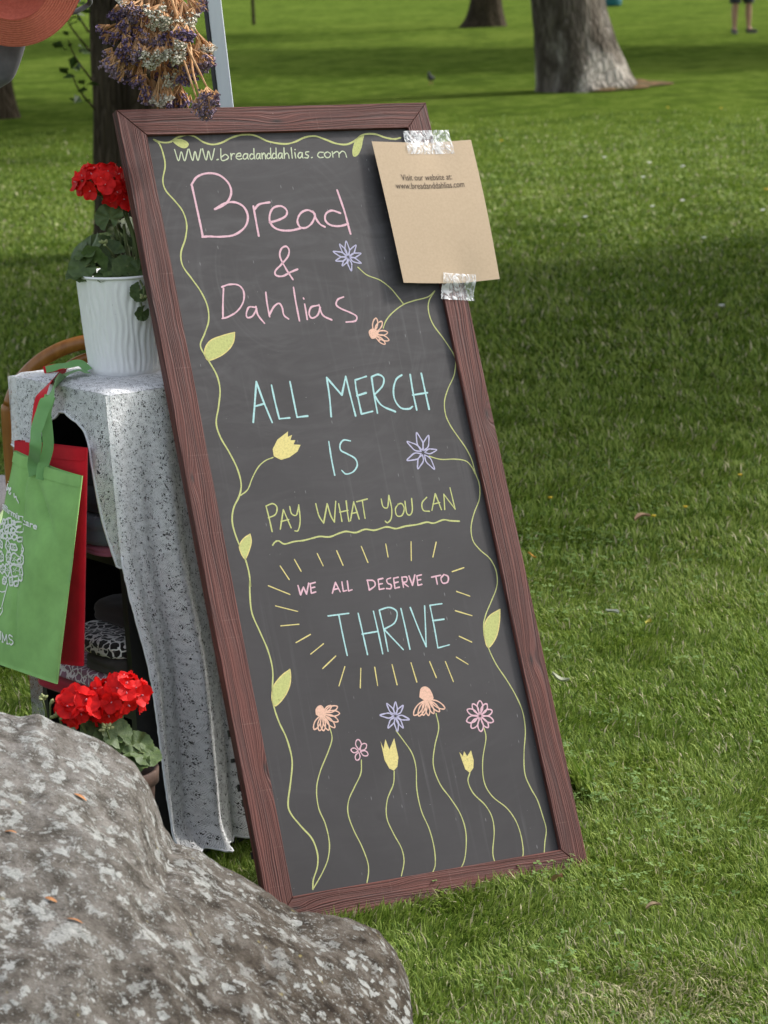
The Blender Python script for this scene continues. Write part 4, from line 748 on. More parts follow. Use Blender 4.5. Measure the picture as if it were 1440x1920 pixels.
def cloth():
    t = empty('lace_tablecloth', sh(0.1, 0.1, SH), 'white lace cloth draped over the black shelf down to the grass', 'tablecloth')
    lm = lace('white_lace'); hemm = noisy('white_hem', (0.68, 0.70, 0.73), (0.80, 0.82, 0.85), 300, 0.9, 0.1, 0.4, 0.001)
    pcs = []; H0 = SH + 0.001
    def rnd_edge(d, r=0.012):   # 0 on top, pulls the cloth round the edge
        return d
    # top
    def top(u, v):
        s = -0.006 + u * (SD + 0.012); tt = -0.006 + v * (SL + 0.012)
        e = min(s + 0.006, tt + 0.006, SL + .006 - tt, SD + .006 - s); z = H0 - 0.006 * max(0, 1 - e / 0.012) ** 2 + 0.0012 * nz((s, tt, 0), 40)
        return sh(s, tt, z)
    V, F = grid(26, 26, top); pcs.append((V, F, [(u, v) for v in np.linspace(0, SL, 26) for u in np.linspace(0, SD, 26)]))
    # front valance with its arched opening; t from the near corner to the far corner
    def drop(tt):
        x = tt / SL
        pts = [(0, 0.31), (0.03, 0.27), (0.065, 0.225), (0.092, 0.165), (0.166, 0.095), (0.24, 0.062), (0.35, 0.040), (0.46, 0.046), (0.55, 0.070), (0.60, 0.10), (0.64, 0.118), (0.72, 0.122), (1.0, 0.128)]
        return np.interp(x, [p[0] for p in pts], [p[1] for p in pts])
    def front(u, v):
        tt = -0.009 + u * (SL + 0.015); d = drop(max(0, tt)) * v
        out = 0.007 + 0.016 * v * min(1, 0.25 + u * 6) + 0.006 * sin(tt * 70) * v + 0.010 * v * (1 if 0.50 < u < 0.66 else 0) * sin((u - .50) / .16 * pi)
        return sh(-out, tt, H0 - 0.006 - d)
    V, F = grid(70, 16, front); F = [f[::-1] for f in F]
    pcs.append((V, F, [(1 + u * SL, drop(u * SL) * v) for v in np.linspace(0, 1, 16) for u in np.linspace(0, 1, 70)]))
    hem_f = np.array([front(u, 1) for u in np.linspace(0, 1, 70)])
    # long side drape, from the near corner round to the right and down to the grass
    def side(u, v):
        L = 0.50; q = u * L; z = H0 - 0.006 - v * (H0 - 0.006 - 0.028)
        spread = v ** 1.3
        fs = max(0.0, v - 0.04) ** 0.7; fold = 0.026 * fs * sin(q * 58 + 0.9 + 0.8 * v) + 0.012 * fs * sin(q * 121 + 2 * v + 0.5) + 0.010 * fs + 0.004 * nz((q * 9, v * 4, 1.0), 1.0)
        out = 0.008 + 0.012 * v + (fold + 0.012 * spread) * min(1, u * 12 + 0.15 + max(0, v - .35) * 1.2)
        # the free front edge turns a little round the corner at the top
        k_ = min(1, max(0, (v - 0.30) / 0.35)); k_ = k_ * k_ * (3 - 2 * k_); s = q * (1 - 0.0 * v) - 0.016 + 0.034 * k_ * (1 - 0.5 * u)
        if v > 0.93: out += 0.05 * ((v - 0.93) / 0.07) ** 2 * (0.6 + 0.5 * sin(q * 30)); z += 0.006 * sin(q * 26)
        return sh(s, -out, z)
    V, F = grid(120, 80, side); F = [f for f in F]
    pcs.append((V, F, [(2 + u * 0.50, v * 0.86) for v in np.linspace(0, 1, 80) for u in np.linspace(0, 1, 120)]))
    # near-corner gusset that hangs on the front to the arch
    # far drape at the back left corner (a narrow strip shows under the bag)
    def far(u, v):
        q = u * 0.12; z = H0 - 0.006 - v * (H0 - 0.05); return sh(-0.012 + q - 0.006 * v, SL + 0.008 + 0.014 * v + 0.008 * sin(q * 60) * v, z)
    V, F = grid(16, 40, far); pcs.append((V, F, [(3 + u * .12, v * .86) for v in np.linspace(0, 1, 40) for u in np.linspace(0, 1, 16)]))
    uvmesh('lace', pcs, lm, t)
    h1 = np.array([side(0, v) for v in np.linspace(0.34, 1, 70)]); h2 = np.array([side(u, 1) for u in np.linspace(0, 1, 120)])
    for P, r in ((hem_f, 0.0024), (h1, 0.0024), (h2, 0.0022)):
        P = P + np.array([[0.0006 * rnd.uniform(-1, 1), 0.0006 * rnd.uniform(-1, 1), 0.0012 * rnd.uniform(-1, 1)] for _ in P]); part('hem', *tube(P, r, 6), hemm, t)
    # loose turned-up flap beside the arch
    p0 = front(0.60, 1); fl = lambda u, v: p0 + SB * (0.012 * (u - .3)) - SA * (0.012 + 0.012 * u) + np.array([0, 0, -0.045 * v * (1 - 0.3 * u) + 0.008 * u])
    V, F = grid(6, 10, fl); part('flap', V, F, hemm, t)
cloth()

# ------------------------------------------------------------------ geraniums
PETAL = mat('geranium_red', (0.75, 0.006, 0.010), 0.55, 0.25); _g = NG(PETAL); _co = _g.coord(); _g.color(_g.ramp(_g.noise(_co, 130, 3), [(0.3, (0.52, 0.004, 0.006)), (0.6, (0.80, 0.010, 0.010))])); _g.b.inputs['Subsurface Weight'].default_value = 0.0
_tr = _g.n('ShaderNodeBsdfTranslucent'); _tr.inputs[0].default_value = (0.7, 0.01, 0.01, 1); _mx = _g.n('ShaderNodeMixShader'); _mx.inputs[0].default_value = 0.3
_g.l(_g.b.outputs[0], _mx.inputs[1]); _g.l(_tr.outputs[0], _mx.inputs[2]); _g.l(_mx.outputs[0], _g.out.inputs[0])
EYE = mat('floret_eye', (0.65, 0.25, 0.30), 0.6); LEAFG = mat('geranium_leaf', (0.05, 0.10, 0.025), 0.5, 0.35)
_g = NG(LEAFG); _co = _g.coord(); _g.color(_g.ramp(_g.noise(_co, 60, 4), [(0.3, (0.044, 0.078, 0.022)), (0.7, (0.100, 0.150, 0.046))])); _g.bump(_g.noise(_co, 260, 3), 0.4, 0.002)
LEAFU = noisy('leaf_underside', (0.15, 0.19, 0.12), (0.21, 0.25, 0.17), 60, 0.7, 0.2, 0.2, 0.001)
STEMG = noisy('geranium_stem', (0.10, 0.14, 0.045), (0.17, 0.20, 0.08), 40, 0.6, 0.3, 0.1); BUDG = noisy('flower_bud', (0.22, 0.26, 0.10), (0.34, 0.36, 0.17), 90, 0.6, 0.3, 0)
def floret_mesh(seed):
    rr = random.Random(seed); M = MB()
    for k in range(5):
        a0 = 2 * pi * k / 5 + rr.uniform(-.12, .12); L = 0.0125 * rr.uniform(0.85, 1.12); W = 0.0072 * rr.uniform(0.9, 1.15); cup = rr.uniform(0.15, 0.75); tw = rr.uniform(-.3, .3)
        def fn(u, v):
            r = L * (0.08 + 0.92 * v); wv = W * (sin(pi * min(0.97, 0.12 + 0.80 * v)) ** 0.55); x = (u * 2 - 1) * wv
            if v > 0.99: x *= 0.75
            z = cup * L * 0.6 * v ** 1.6 - 0.35 * abs(u * 2 - 1) ** 2 * W * 0.3 + 0.0009 * sin(9 * u + seed + k) * v + tw * x * 0.5
            return (cos(a0) * r - sin(a0) * x, sin(a0) * r + cos(a0) * x, z)
        V, F = grid(4, 5, fn); M.add(V, F, 0)
    M.add(*tube(np.array([(0, 0, -0.002), (0, 0, 0.003)]), [0.0012, 0.0007], 5), 1)
    return mesh_data('floret', M.V, M.F, [PETAL, EYE], True, M.I)
FLO = [floret_mesh(i) for i in range(5)]
def leaf_mesh(seed, R=0.04):
    rr = random.Random(seed); fold = rr.uniform(0.1, 0.5); V = [(0, 0, 0)]; nA, nR = 42, 5; gap = 0.35
    for j in range(1, nR + 1):
        for i in range(nA):
            a = gap + (2 * pi - 2 * gap) * i / (nA - 1) - pi; lob = 1 + 0.10 * abs(sin(3.5 * (a + pi))) + 0.035 * sin(21 * a); r = R * (j / nR) * (lob if j > 2 else 1)
            z = fold * r * 0.5 * cos(7 * (a + pi)) * (j / nR) * 0.35 + fold * R * (j / nR) ** 2 * 0.7 * (0.6 + 0.5 * sin(a * 2 + seed)) - 0.08 * R
            V.append((cos(a) * r + R * 0.15, sin(a) * r, z))
    F = [(0, 1 + i, 2 + i) for i in range(nA - 1)]
    for j in range(nR - 1):
        for i in range(nA - 1): a = 1 + j * nA + i; F.append((a, a + nA, a + nA + 1, a + 1))
    n = len(V); V2 = [(x, y, z - 0.0006) for x, y, z in V]; Fb = [tuple(i + n for i in f[::-1]) for f in F]
    return mesh_data('leaf', V + V2, F + Fb, [LEAFG, LEAFU], True, [0] * len(F) + [1] * len(Fb))
LFM = [leaf_mesh(i) for i in range(4)]
def rotm(zdir, spin=0.0):
    z = Vector([float(c) for c in zdir]).normalized(); q = z.to_track_quat('Z', 'Y'); return q.to_matrix().to_4x4() @ Matrix.Rotation(spin, 4, 'Z')
def flower_head(root, c, R, n, stem_from, seed, squash=(1, 1, 0.75), fsz=1.0):
    rr = random.Random(seed); c = np.array(c); Mi = WM[root.name].inverted()
    P = catmull([stem_from, (np.array(stem_from) * 0.45 + c * 0.55) + np.array([rr.uniform(-.008, .008), 0, 0]), c - np.array([0, 0, R * 0.6])], 6); part('flower_stalk', *tube(P, np.linspace(0.0032, 0.0026, len(P)), 7), STEMG, root)
    M = MB(); hub = c - np.array([0, 0, R * 0.55]); dirs = []
    for i in range(n):
        k = (i + 0.5) / n; ph = math.acos(1 - 1.55 * k); th = pi * (1 + 5 ** 0.5) * i + rr.uniform(-.3, .3)
        d = np.array([cos(th) * sin(ph), sin(th) * sin(ph), cos(ph)]); dirs.append(d)
        e = c + d * R * np.array(squash) * rr.uniform(0.78, 1.0); M.add(*tube(np.array([hub, (hub + e) / 2 + d * 0.003, e]), 0.0008, 4, False))
    core = part('flower_head', M.V, M.F, STEMG, root); core['label'] = 'rounded cluster of scarlet florets'
    for i, d in enumerate(dirs):
        e = c + d * R * np.array(squash) * rr.uniform(0.85, 1.05); T = Matrix.Translation(Mi @ Vector([float(x) for x in e]))
        nd = d + np.array([rr.uniform(-.35, .35), rr.uniform(-.35, .35) - 0.1, rr.uniform(-.1, .3)]); s = rr.uniform(0.9, 1.25) * fsz
        link('floret', FLO[rr.randrange(5)], core, T @ rotm(nd, rr.uniform(0, 6.28)) @ Matrix.Scale(s, 4))
def leaf(root, p, frm, nrm, size, seed, spin=None):
    rr = random.Random(seed); p = np.array(p); frm = np.array(frm); Mi = WM[root.name].inverted()
    P = catmull([frm, (frm + p) / 2 + np.array([0, 0, 0.012]), p], 6); part('leaf_stalk', *tube(P, np.linspace(0.0022, 0.0016, len(P)), 6), STEMG, root)
    # stalk meets the notch of the leaf: turn the notch toward where the stalk comes from
    q = rotm(nrm); d = q.inverted() @ Vector([float(x) for x in (frm - p)]); sp = atan2(d.y, d.x) + pi if spin is None else spin
    M = Matrix.Translation(Mi @ Vector([float(x) for x in p])) @ q @ Matrix.Rotation(sp, 4, 'Z') @ Matrix.Scale(size / 0.04, 4)
    link('leaf', LFM[seed % 4], root, M)
def buds(root, c, frm, seed, n=9, r=0.011):
    rr = random.Random(seed); c = np.array(c); M = MB(); P = catmull([frm, (np.array(frm) + c) / 2 + np.array([.003, 0, 0]), c], 5); M.add(*tube(P, 0.0018, 6))
    for i in range(n):
        d = np.array([rr.uniform(-1, 1), rr.uniform(-1, 1), rr.uniform(-.1, 1)]); d /= np.linalg.norm(d); e = c + d * r * rr.uniform(.6, 1.1)
        M.add(*tube(np.array([c, e - d * 0.002]), 0.0007, 4)); M.add(*tube(np.array([e - d * .004, e - d * .002, e + d * .001, e + d * .004]), [0.0012, 0.0028, 0.0028, 0.0010], 6), 1)
    o = part('bud_cluster', M.V, M.F, [STEMG, BUDG], root, midx=M.I)
def white_pot():
    Y0 = 4.90; base = at(238, 716, Y0); base[2] = SH - 0.002; rim_z = at(220, 512, Y0)[2] - base[2]; R1 = 0.0825; R0 = 0.066
    t = empty('potted_geranium', base, 'red geranium in a white ribbed pot on the lace cloth', 'potted plant')
    mm = mat('white_enamel', (0.86, 0.87, 0.87), 0.42, 0.45); g = NG(mm); co = g.coord()
    n1 = g.noise(co, 70, 4, 0.7); n2 = g.noise(g.map(co, (40, 40, 12)), 1.0, 3)
    c = g.mix(g.ramp(n1, [(0.70, 0.0), (0.73, 0.8)]), (0.86, 0.87, 0.87), (0.16, 0.14, 0.13)); c = g.mix(g.ramp(n2, [(0.62, 0.0), (0.8, 0.3)]), c, (0.50, 0.49, 0.46)); g.color(c)
    prof = []; seg = 168
    zs = np.linspace(0, rim_z, 60)
    def pr(z):
        k = z / rim_z; return R0 + (R1 - R0) * (k ** 0.85) if k > 0.04 else R0 - 0.004 * (1 - k / 0.04)
    prof = [(0.001, 0.002), (R0 - 0.006, 0.0)] + [(pr(z), z) for z in zs] + [(R1 + 0.0028, rim_z - 0.003), (R1 + 0.0034, rim_z), (R1 + 0.001, rim_z + 0.0022), (R1 - 0.003, rim_z), (R1 - 0.006, rim_z - 0.02), (R1 - 0.008, rim_z - 0.05)]
    def fn(r, z, a, i):
        if i < 4 or i > 58: return r
        k = z / rim_z; env = min(1, k * 9) * min(1, (1 - k) * 9)
        # hand-rippled vertical flutes that drift and merge
        ph = 42 * a + 1.1 * sin(z * 75 + 3 * sin(5 * a)) + 0.9 * sin(z * 38 - 2 * sin(9 * a))
        return r + env * 0.0017 * (abs(sin(ph / 2)) * 2 - 1.2)
    V, F = lathe(prof, base, seg, fn); tl = Matrix.Rotation(0, 4, 'Z'); part('pot', V, F, mm, t)
    soil = noisy('potting_soil', (0.018, 0.013, 0.010), (0.06, 0.045, 0.035), 120, 0.95, 0.1, 0.9, 0.01)
    V, F = lathe([(0.0005, rim_z - 0.012), (0.03, rim_z - 0.013), (R1 - 0.004, rim_z - 0.018)], base, 32); part('soil', V, F[::-1], soil, t)
    A = lambda x, y, dy=0: at(x, y, Y0 + dy)
    root = base + np.array([0.02, 0, rim_z - 0.02])
    M = MB()
    for (x0, y0, x1, y1, x2, y2) in [(262, 520, 252, 450, 236, 395), (250, 515, 238, 470, 232, 420), (245, 520, 225, 480, 210, 445), (270, 520, 255, 430, 245, 370)]:
        P = catmull([A(x0, y0), A(x1, y1), A(x2, y2)], 6); M.add(*tube(P, np.linspace(.0042, .0028, len(P)), 7))
    part('stem', M.V, M.F, STEMG, t)
    flower_head(t, A(190, 342, 0.0), 0.046, 30, A(222, 450), 5, (1.05, 1, 0.62), 1.25); flower_head(t, A(228, 362, 0.015), 0.036, 24, A(252, 450), 8, (0.9, 1, 0.9), 1.25)
    # leaves: (px, py, dy, normal, size, stalk px, py)
    LV = [(205, 410, -.02, (-.25, -.75, .6), .030, 218, 440), (222, 430, .02, (.3, -.5, .7), .026, 228, 470), (168, 462, -.03, (-.6, -.4, .65), .034, 215, 490), (190, 470, -.01, (.0, -.7, .7), .040, 225, 495),
          (208, 478, -.03, (.2, -.8, .5), .032, 232, 500), (150, 478, -.02, (-.7, -.5, .4), .028, 200, 498), (160, 500, -.05, (-.3, -.9, .3), .030, 215, 502), (178, 492, -.05, (-.4, -.8, -.2), .032, 222, 500), (148, 510, -.04, (-.2, -.5, .8), .026, 205, 508),
          (232, 450, .03, (.1, -.6, .7), .032, 245, 490), (248, 470, .03, (.3, -.6, .6), .030, 252, 500), (250, 430, .03, (.5, -.5, .6), .028, 250, 480), (215, 505, -.05, (.1, -.6, .8), .026, 240, 512), (238, 500, -.05, (.3, -.7, .5), .028, 250, 515),
          (262, 505, -.05, (.2, -.8, .4), .024, 258, 520), (262, 545, -.085, (.3, -.9, .2), .020, 255, 518), (268, 585, -.083, (.5, -.8, -.1), .016, 252, 530), (186, 450, .03, (-.3, -.3, .9), .034, 225, 480), (198, 515, -.06, (-.1, -.6, .8), .022, 228, 515)]
    for i, (x, y, dy, nrm, sz, sx, sy) in enumerate(LV): leaf(t, A(x, y, dy), A(sx, sy, 0.0), nrm, sz * 0.86, i)
    buds(t, A(195, 458, -.05), A(218, 490, -.02), 3, 8, .008); buds(t, A(270, 558, -.09), A(262, 525, -.07), 4, 4, .006)
white_pot()
def low_pot():
    Y0 = 4.42; base = at(215, 1440, Y0); base[2] = 0.0; rim_z = at(215, 1440, Y0)[2]; R1 = 0.072
    t = empty('potted_geranium', base, 'red geranium in a brown pot half hidden behind the boulder', 'potted plant')
    mm = noisy('brown_clay', (0.055, 0.032, 0.024), (0.10, 0.06, 0.045), 40, 0.7, 0.3, 0.3)
    V, F = lathe([(0.001, 0.0), (0.050, 0.0), (0.053, 0.01), (R1 - .004, rim_z - .03), (R1 - .003, rim_z - .026), (R1 + .003, rim_z - .025), (R1 + .004, rim_z - .002), (R1 + .002, rim_z), (R1 - .003, rim_z - .001), (R1 - .006, rim_z - .04)], base, 48); part('pot', V, F, mm, t)
    soil = noisy('potting_soil_low', (0.018, 0.013, 0.010), (0.05, 0.04, 0.03), 120, 0.95, 0.1, 0.9, 0.01); V, F = lathe([(0.0005, rim_z - .028), (R1 - .005, rim_z - .030)], base, 32); part('soil', V, F[::-1], soil, t)
    A = lambda x, y, dy=0: at(x, y, Y0 + dy)
    M = MB()
    for (x0, y0, x1, y1, x2, y2) in [(220, 1450, 205, 1410, 190, 1375), (215, 1450, 225, 1400, 217, 1365), (205, 1450, 160, 1420, 130, 1390), (200, 1450, 120, 1400, 85, 1370)]:
        P = catmull([A(x0, y0), A(x1, y1), A(x2, y2)], 6); M.add(*tube(P, np.linspace(.0042, .0030, len(P)), 7))
    part('stem', M.V, M.F, STEMG, t)
    flower_head(t, A(148, 1325, -.03), 0.032, 15, A(185, 1420), 21, (1, 1, 0.8), 1.6); flower_head(t, A(225, 1303, 0.0), 0.046, 30, A(215, 1400), 22, (1.05, 1, 0.72), 1.22); flower_head(t, A(196, 1325, -.01), 0.026, 12, A(210, 1400), 23, (1, 1, .8), 1.4)
    LV = [(180, 1372, -.02, (-.1, -.8, .5), .026, 200, 1420), (205, 1385, -.03, (.2, -.7, .7), .024, 212, 1425), (222, 1378, -.03, (.4, -.7, .5), .026, 218, 1425), (250, 1402, -.01, (.2, -.5, .8), .030, 225, 1435), (270, 1412, -.02, (.3, -.4, .8), .026, 232, 1440), (225, 1400, .02, (.1, -.5, .8), .030, 220, 1435), (195, 1405, -.02, (-.2, -.6, .7), .034, 210, 1435), (160, 1400, .0, (-.4, -.5, .7), .034, 205, 1435), (120, 1390, .0, (-.4, -.5, .7), .030, 195, 1435), (245, 1425, -.03, (.1, -.6, .7), .028, 228, 1442)]
    for i, (x, y, dy, nrm, sz, sx, sy) in enumerate(LV): leaf(t, A(x, y, dy), A(sx, sy), nrm, sz, i + 5)
    buds(t, A(80, 1312, -.03), A(88, 1375, -.02), 11, 6, .009); buds(t, A(94, 1318, -.03), A(88, 1375, -.02), 15, 5, .007); buds(t, A(111, 1345, -.04), A(118, 1392, -.02), 12, 12, .011); buds(t, A(200, 1368, -.05), A(205, 1410, -.02), 13, 11, .010)
low_pot()

# ------------------------------------------------------------------ tote bags
def quad_inv(q, p):  # pixel -> (u, v) in a quad by a few Newton steps
    q = [np.array(c, float) for c in q]; uv = np.array([0.5, 0.5]); p = np.array(p, float)
    for _ in range(12):
        u, v = uv; f = (q[0] * (1 - u) + q[1] * u) * (1 - v) + (q[3] * (1 - u) + q[2] * u) * v - p
        du = (q[1] - q[0]) * (1 - v) + (q[2] - q[3]) * v; dv = (q[3] * (1 - u) + q[2] * u) - (q[0] * (1 - u) + q[1] * u)
        uv = uv - np.linalg.solve(np.c_[du, dv], f)
    return uv
def bag_shell(t, surf, th, mm, nu=30, nv=46):
    V, F = grid(nu, nv, lambda u, v: surf(u, v, 0)); V2, F2 = grid(nu, nv, lambda u, v: surf(u, v, 1)); M = MB(); M.add(V, [f[::-1] for f in F]); M.add(V2, F2)
    n = nu * nv; per = [j * nu for j in range(nv)], [j * nu + nu - 1 for j in range(nv)], [(nv - 1) * nu + i for i in range(nu)]
    for e in per:
        for a, b in zip(e[:-1], e[1:]): M.F.append((a, b, b + n, a + n)); M.I.append(0)
    return part('body', M.V, M.F, mm, t)
OUT = -SA
def tote_green():
    q = [(27, 845), (152, 893), (105, 1283), (-35, 1235)]; Ys = (4.74, 4.58, 4.56, 4.72); c = [at(x, y, Y) for (x, y), Y in zip(q, Ys)]
    mm = fabric('green_canvas', (0.26, 0.49, 0.155)); wht = mat('white_print', (0.90, 0.91, 0.88), 0.8, 0.2)
    t = empty('tote_bag', (c[2] + c[3]) / 2, 'green canvas tote bag with white flower print', 'tote bag')
    def surf(u, v, back, off=0.0):
        p = (c[0] * (1 - u) + c[1] * u) * (1 - v) + (c[3] * (1 - u) + c[2] * u) * v
        bul = 0.012 * sin(pi * u) ** 0.7 * max(0, sin(pi * min(1, v * 1.02))) ** 0.5 + 0.004 * sin(9 * u + 5 * v) * sin(pi * v)
        r1 = -0.007 * exp(-((u - 0.205 - 0.30 * v) / 0.024) ** 2) * (1 if v < 0.75 else max(0, 1 - (v - .75) * 5))       # fold line down the face
        w = abs((u - 0.42) - (v - 0.10) * 1.6); r2 = -0.012 * exp(-(w / 0.06) ** 2) * exp(-((v - 0.2) / 0.12) ** 2)     # crease falling from the strap
        ed = -0.012 * exp(-((1 - u) / 0.04) ** 2)
        sag = np.array([0, 0, -0.006 * sin(pi * u) * (1 - v) ** 3])
        d = bul + r1 + r2 + 0.0022 * nz((u * 4, v * 7, 0.3)) + off if not back else -0.004 - 0.004 * sin(pi * u)
        return p + OUT * d + sag
    body = bag_shell(t, surf, 0.01, mm)
    # hem stitching band
    V, F = grid(30, 3, lambda u, v: surf(u, 0.002 + v * 0.050, 0, 0.0012)); band = part('top_hem', V, [f[::-1] for f in F], mm, body)
    P = lambda x, y: quad_inv(q, (x, y)); S = lambda x, y: surf(*P(x, y), 0, 0.0015)
    def rib(name, lines, wd, closed=False, sm=True):
        M = MB()
        for L in lines:
            L = catmull(np.array(L, float), 5) if sm and len(L) > 2 else np.array(L, float)
            if len(L) == 2: L = np.array([L[0] + (L[1] - L[0]) * k for k in np.linspace(0, 1, 4)])
            M.add(*ribbon3(np.array([S(*x) for x in L]), OUT, wd))
        return part(name, M.V, M.F, wht, body, smooth=False)
    # lettering: each baseline follows the slope of the bag
    def word(s, x0, y0, x1, y1, h):
        Vt, Ft = text_mesh(s); a, b = Vt[:, 0].min(), Vt[:, 0].max(); W = []
        for p in Vt:
            k = (p[0] - a) / (b - a); W.append(S(x0 + (x1 - x0) * k + 0.10 * p[1] * h * 0, y0 + (y1 - y0) * k - p[1] * h))
        M = MB(); M.add(W, Ft)
        for dx, dy in ((0.9, 0), (0, 0.7), (0.9, 0.7), (0.45, 0.35)):   # heavy weight
            M.add([np.array(w_) + OUT * 0.0001 + RGT * dx / 1050 - UPV * dy / 1050 for w_ in W], Ft)
        return part('printed_lettering', M.V, M.F, wht, body, smooth=False)
    word('affirmin', 8, 951, 46.5, 973, 17); word('care', 49, 978, 81, 988, 17)
    rib('printed_lettering', [[(18, 905), (17, 918)], [(18.6, 902), (19, 901)], [(20, 917), (22, 912), (24, 917), (24, 921)], [(24, 919), (27, 916), (28, 912), (25, 914), (24, 921), (27, 924), (29, 920)]], 0.0030)
    rib('printed_lettering', [[(35, 921), (36, 929), (39, 927), (40, 932), (42, 936), (43, 940)]], 0.0030)
    # UMS with serifs
    rib('printed_lettering', [[(0, 1179), (1.5, 1194), (6, 1198), (9, 1194), (9, 1182)], [(-3, 1179), (3, 1181)], [(6.5, 1181.5), (11.5, 1183)], [(13, 1202), (13.5, 1184)], [(13.5, 1184), (18, 1200)], [(18, 1200), (23, 1187)], [(23, 1187), (23, 1205)], [(11, 1201.5), (15, 1202.5)], [(21, 1204.5), (25.5, 1205.5)], [(34, 1192), (30, 1188), (27.5, 1191), (29, 1196), (33, 1199), (33.5, 1204), (30, 1207), (26.5, 1204)]], 0.0029)
    # flower print: outlined petals packed into a spike, small above and large below
    rr = random.Random(12); L = []; St = []
    rows = [(976, 12, 42, 5, 6), (989, 7, 46, 5, 6.6), (1004, 5, 48, 5, 7), (1022, 2, 55, 4, 9), (1043, 1, 58, 4, 11), (1066, 1, 58, 4, 11.5), (1087, 8, 50, 3, 9)]
    for y, x0, x1, n, r in rows:
        for i in range(n):
            cx = x0 + (x1 - x0) * (i + 0.5) / n + rr.uniform(-2, 2); cy = y + rr.uniform(-2.5, 2.5) + (cx - 25) * 0.18; pts = []
            k = rr.randrange(3, 7); ph = rr.uniform(0, 6.28); r_ = r * rr.uniform(0.75, 1.2); el = rr.uniform(0.8, 1.25)
            for a in np.linspace(0, 2 * pi, 17): q_ = r_ * (0.66 + 0.34 * abs(sin(k * a / 2 + ph))) * (1 + 0.12 * sin(2 * a + ph)); pts.append((cx + cos(a) * q_ * 0.74 * el, cy + sin(a) * q_ / el))
            L.append(pts)
            if r > 7:
                for a in (0.3, 1.3, 2.5, 3.7, 5.0): St.append([(cx + cos(a) * 0.8, cy + sin(a) * 0.8), (cx + cos(a + .1) * r * 0.42, cy + sin(a + .1) * r * 0.5)])
    rib('printed_flower', L, 0.0036); rib('printed_flower', St, 0.0016, sm=False)
    rib('printed_flower', [[(22, 1092), (17, 1110), (10, 1135)], [(-2, 1104), (8, 1108), (18, 1106)], [(10, 1135), (12, 1143), (6, 1152), (-2, 1156)], [(8, 1138), (2, 1142), (0, 1150)]], 0.0024)
    # webbing straps up and over the shelf edge
    web = fabric('green_webbing', (0.16, 0.34, 0.12), 1500)
    zt = SH + 0.008
    fr = lambda x, y, o: None
    def strap(pts, wd, nr):
        P = catmull([p for p in pts], 8); return part('handle', *ribbon3(P, nr, wd), web, t)
    a1 = [S(72, 885) + OUT * .004, S(70, 862) + OUT * .006, at(66, 838, 4.64), at(69, 806, 4.66), at(80, 770, 4.68), at(93, 738, 4.70), gz(112, 709, zt), gz(140, 696, zt + .004), gz(166, 697, zt)]
    strap(a1, 0.027, [OUT * 1.0 + np.array([0.3, -0.35, 0.0])] * 6 * 8 + [np.array([0, 0, 1.0]) * .8 + OUT * .3] * (len(catmull(a1, 8)) - 48))
    a2 = [S(87, 893) + OUT * .003, S(86, 868) + OUT * .003, at(90, 838, 4.67), at(88, 800, 4.68), at(86, 772, 4.69), at(94, 742, 4.705)]
    strap(a2, 0.020, OUT + np.array([0.9, 0.1, 0]))
    a3 = [gz(166, 694, zt + .002), gz(150, 681, zt + .012), gz(128, 684, zt + .010), gz(108, 688, zt + .004), gz(86, 693, zt)]
    strap(a3, 0.016, np.array([0.1, -0.7, 0.7]))
tote_green()
def tote_red():
    q = [(28, 826), (156, 841), (149, 1250), (22, 1228)]; Ys = (4.80, 4.645, 4.625, 4.78); c = [at(x, y, Y) for (x, y), Y in zip(q, Ys)]
    mm = fabric('red_canvas', (0.56, 0.010, 0.022)); t = empty('tote_bag', (c[2] + c[3]) / 2, 'red canvas tote bag hanging behind the green one', 'tote bag')
    def surf(u, v, back, off=0.0):
        p = (c[0] * (1 - u) + c[1] * u) * (1 - v) + (c[3] * (1 - u) + c[2] * u) * v
        d = 0.004 * sin(pi * u) + 0.002 * nz((u * 4, v * 6, 2.2)) - 0.005 * exp(-((1 - u) / 0.05) ** 2) + off if not back else -0.010
        return p + OUT * d
    b = bag_shell(t, surf, .01, mm, 22, 40)
    V, F = grid(22, 3, lambda u, v: surf(u, 0.002 + v * 0.055, 0, 0.0012)); part('top_hem', V, [f[::-1] for f in F], mm, b)
    zt = SH + 0.005; a = [surf(.32, .05, 0) + OUT * .003, at(68, 800, 4.72), at(72, 765, 4.735), at(80, 735, 4.75), gz(98, 712, zt), gz(120, 702, zt + .002)]
    part('handle', *ribbon3(catmull(a, 8), OUT + np.array([0, -0.2, 0.3]), 0.030), mm, t)
    a = [gz(82, 695, zt), gz(100, 690, zt + .004), gz(122, 690, zt + .002)]; part('handle', *ribbon3(catmull(a, 8), (0, -.6, .7), .02), mm, t)
tote_red()

# ------------------------------------------------------------------ folded shirts in the shelf
def printed(name, c, lines, scale=60, rough=0.9, wd=0.06, cover=0.4):
    mm = fabric(name, c); g = NG(mm); co = g.coord()
    nn = g.n('ShaderNodeTexNoise'); g.l(co, nn.inputs[0]); nn.inputs['Scale'].default_value = 45; nn.inputs['Detail'].default_value = 2
    sc = g.n('ShaderNodeVectorMath', operation='SCALE'); g.l(nn.outputs['Color'], sc.inputs[0]); sc.inputs['Scale'].default_value = 0.02
    ad = g.n('ShaderNodeVectorMath', operation='ADD'); g.l(co, ad.inputs[0]); g.l(sc.outputs[0], ad.inputs[1])
    e = g.voro(ad.outputs[0], scale, 'DISTANCE_TO_EDGE'); f = g.math('MULTIPLY', g.ramp(e, [(wd, 1.0), (wd + 0.03, 0.0)]), g.ramp(g.noise(co, 9, 2), [(cover, 0.0), (cover + 0.03, 1.0)]))
    old = g.b.inputs['Base Color'].links[0].from_socket; g.color(g.mix(f, old, lines)); return mm
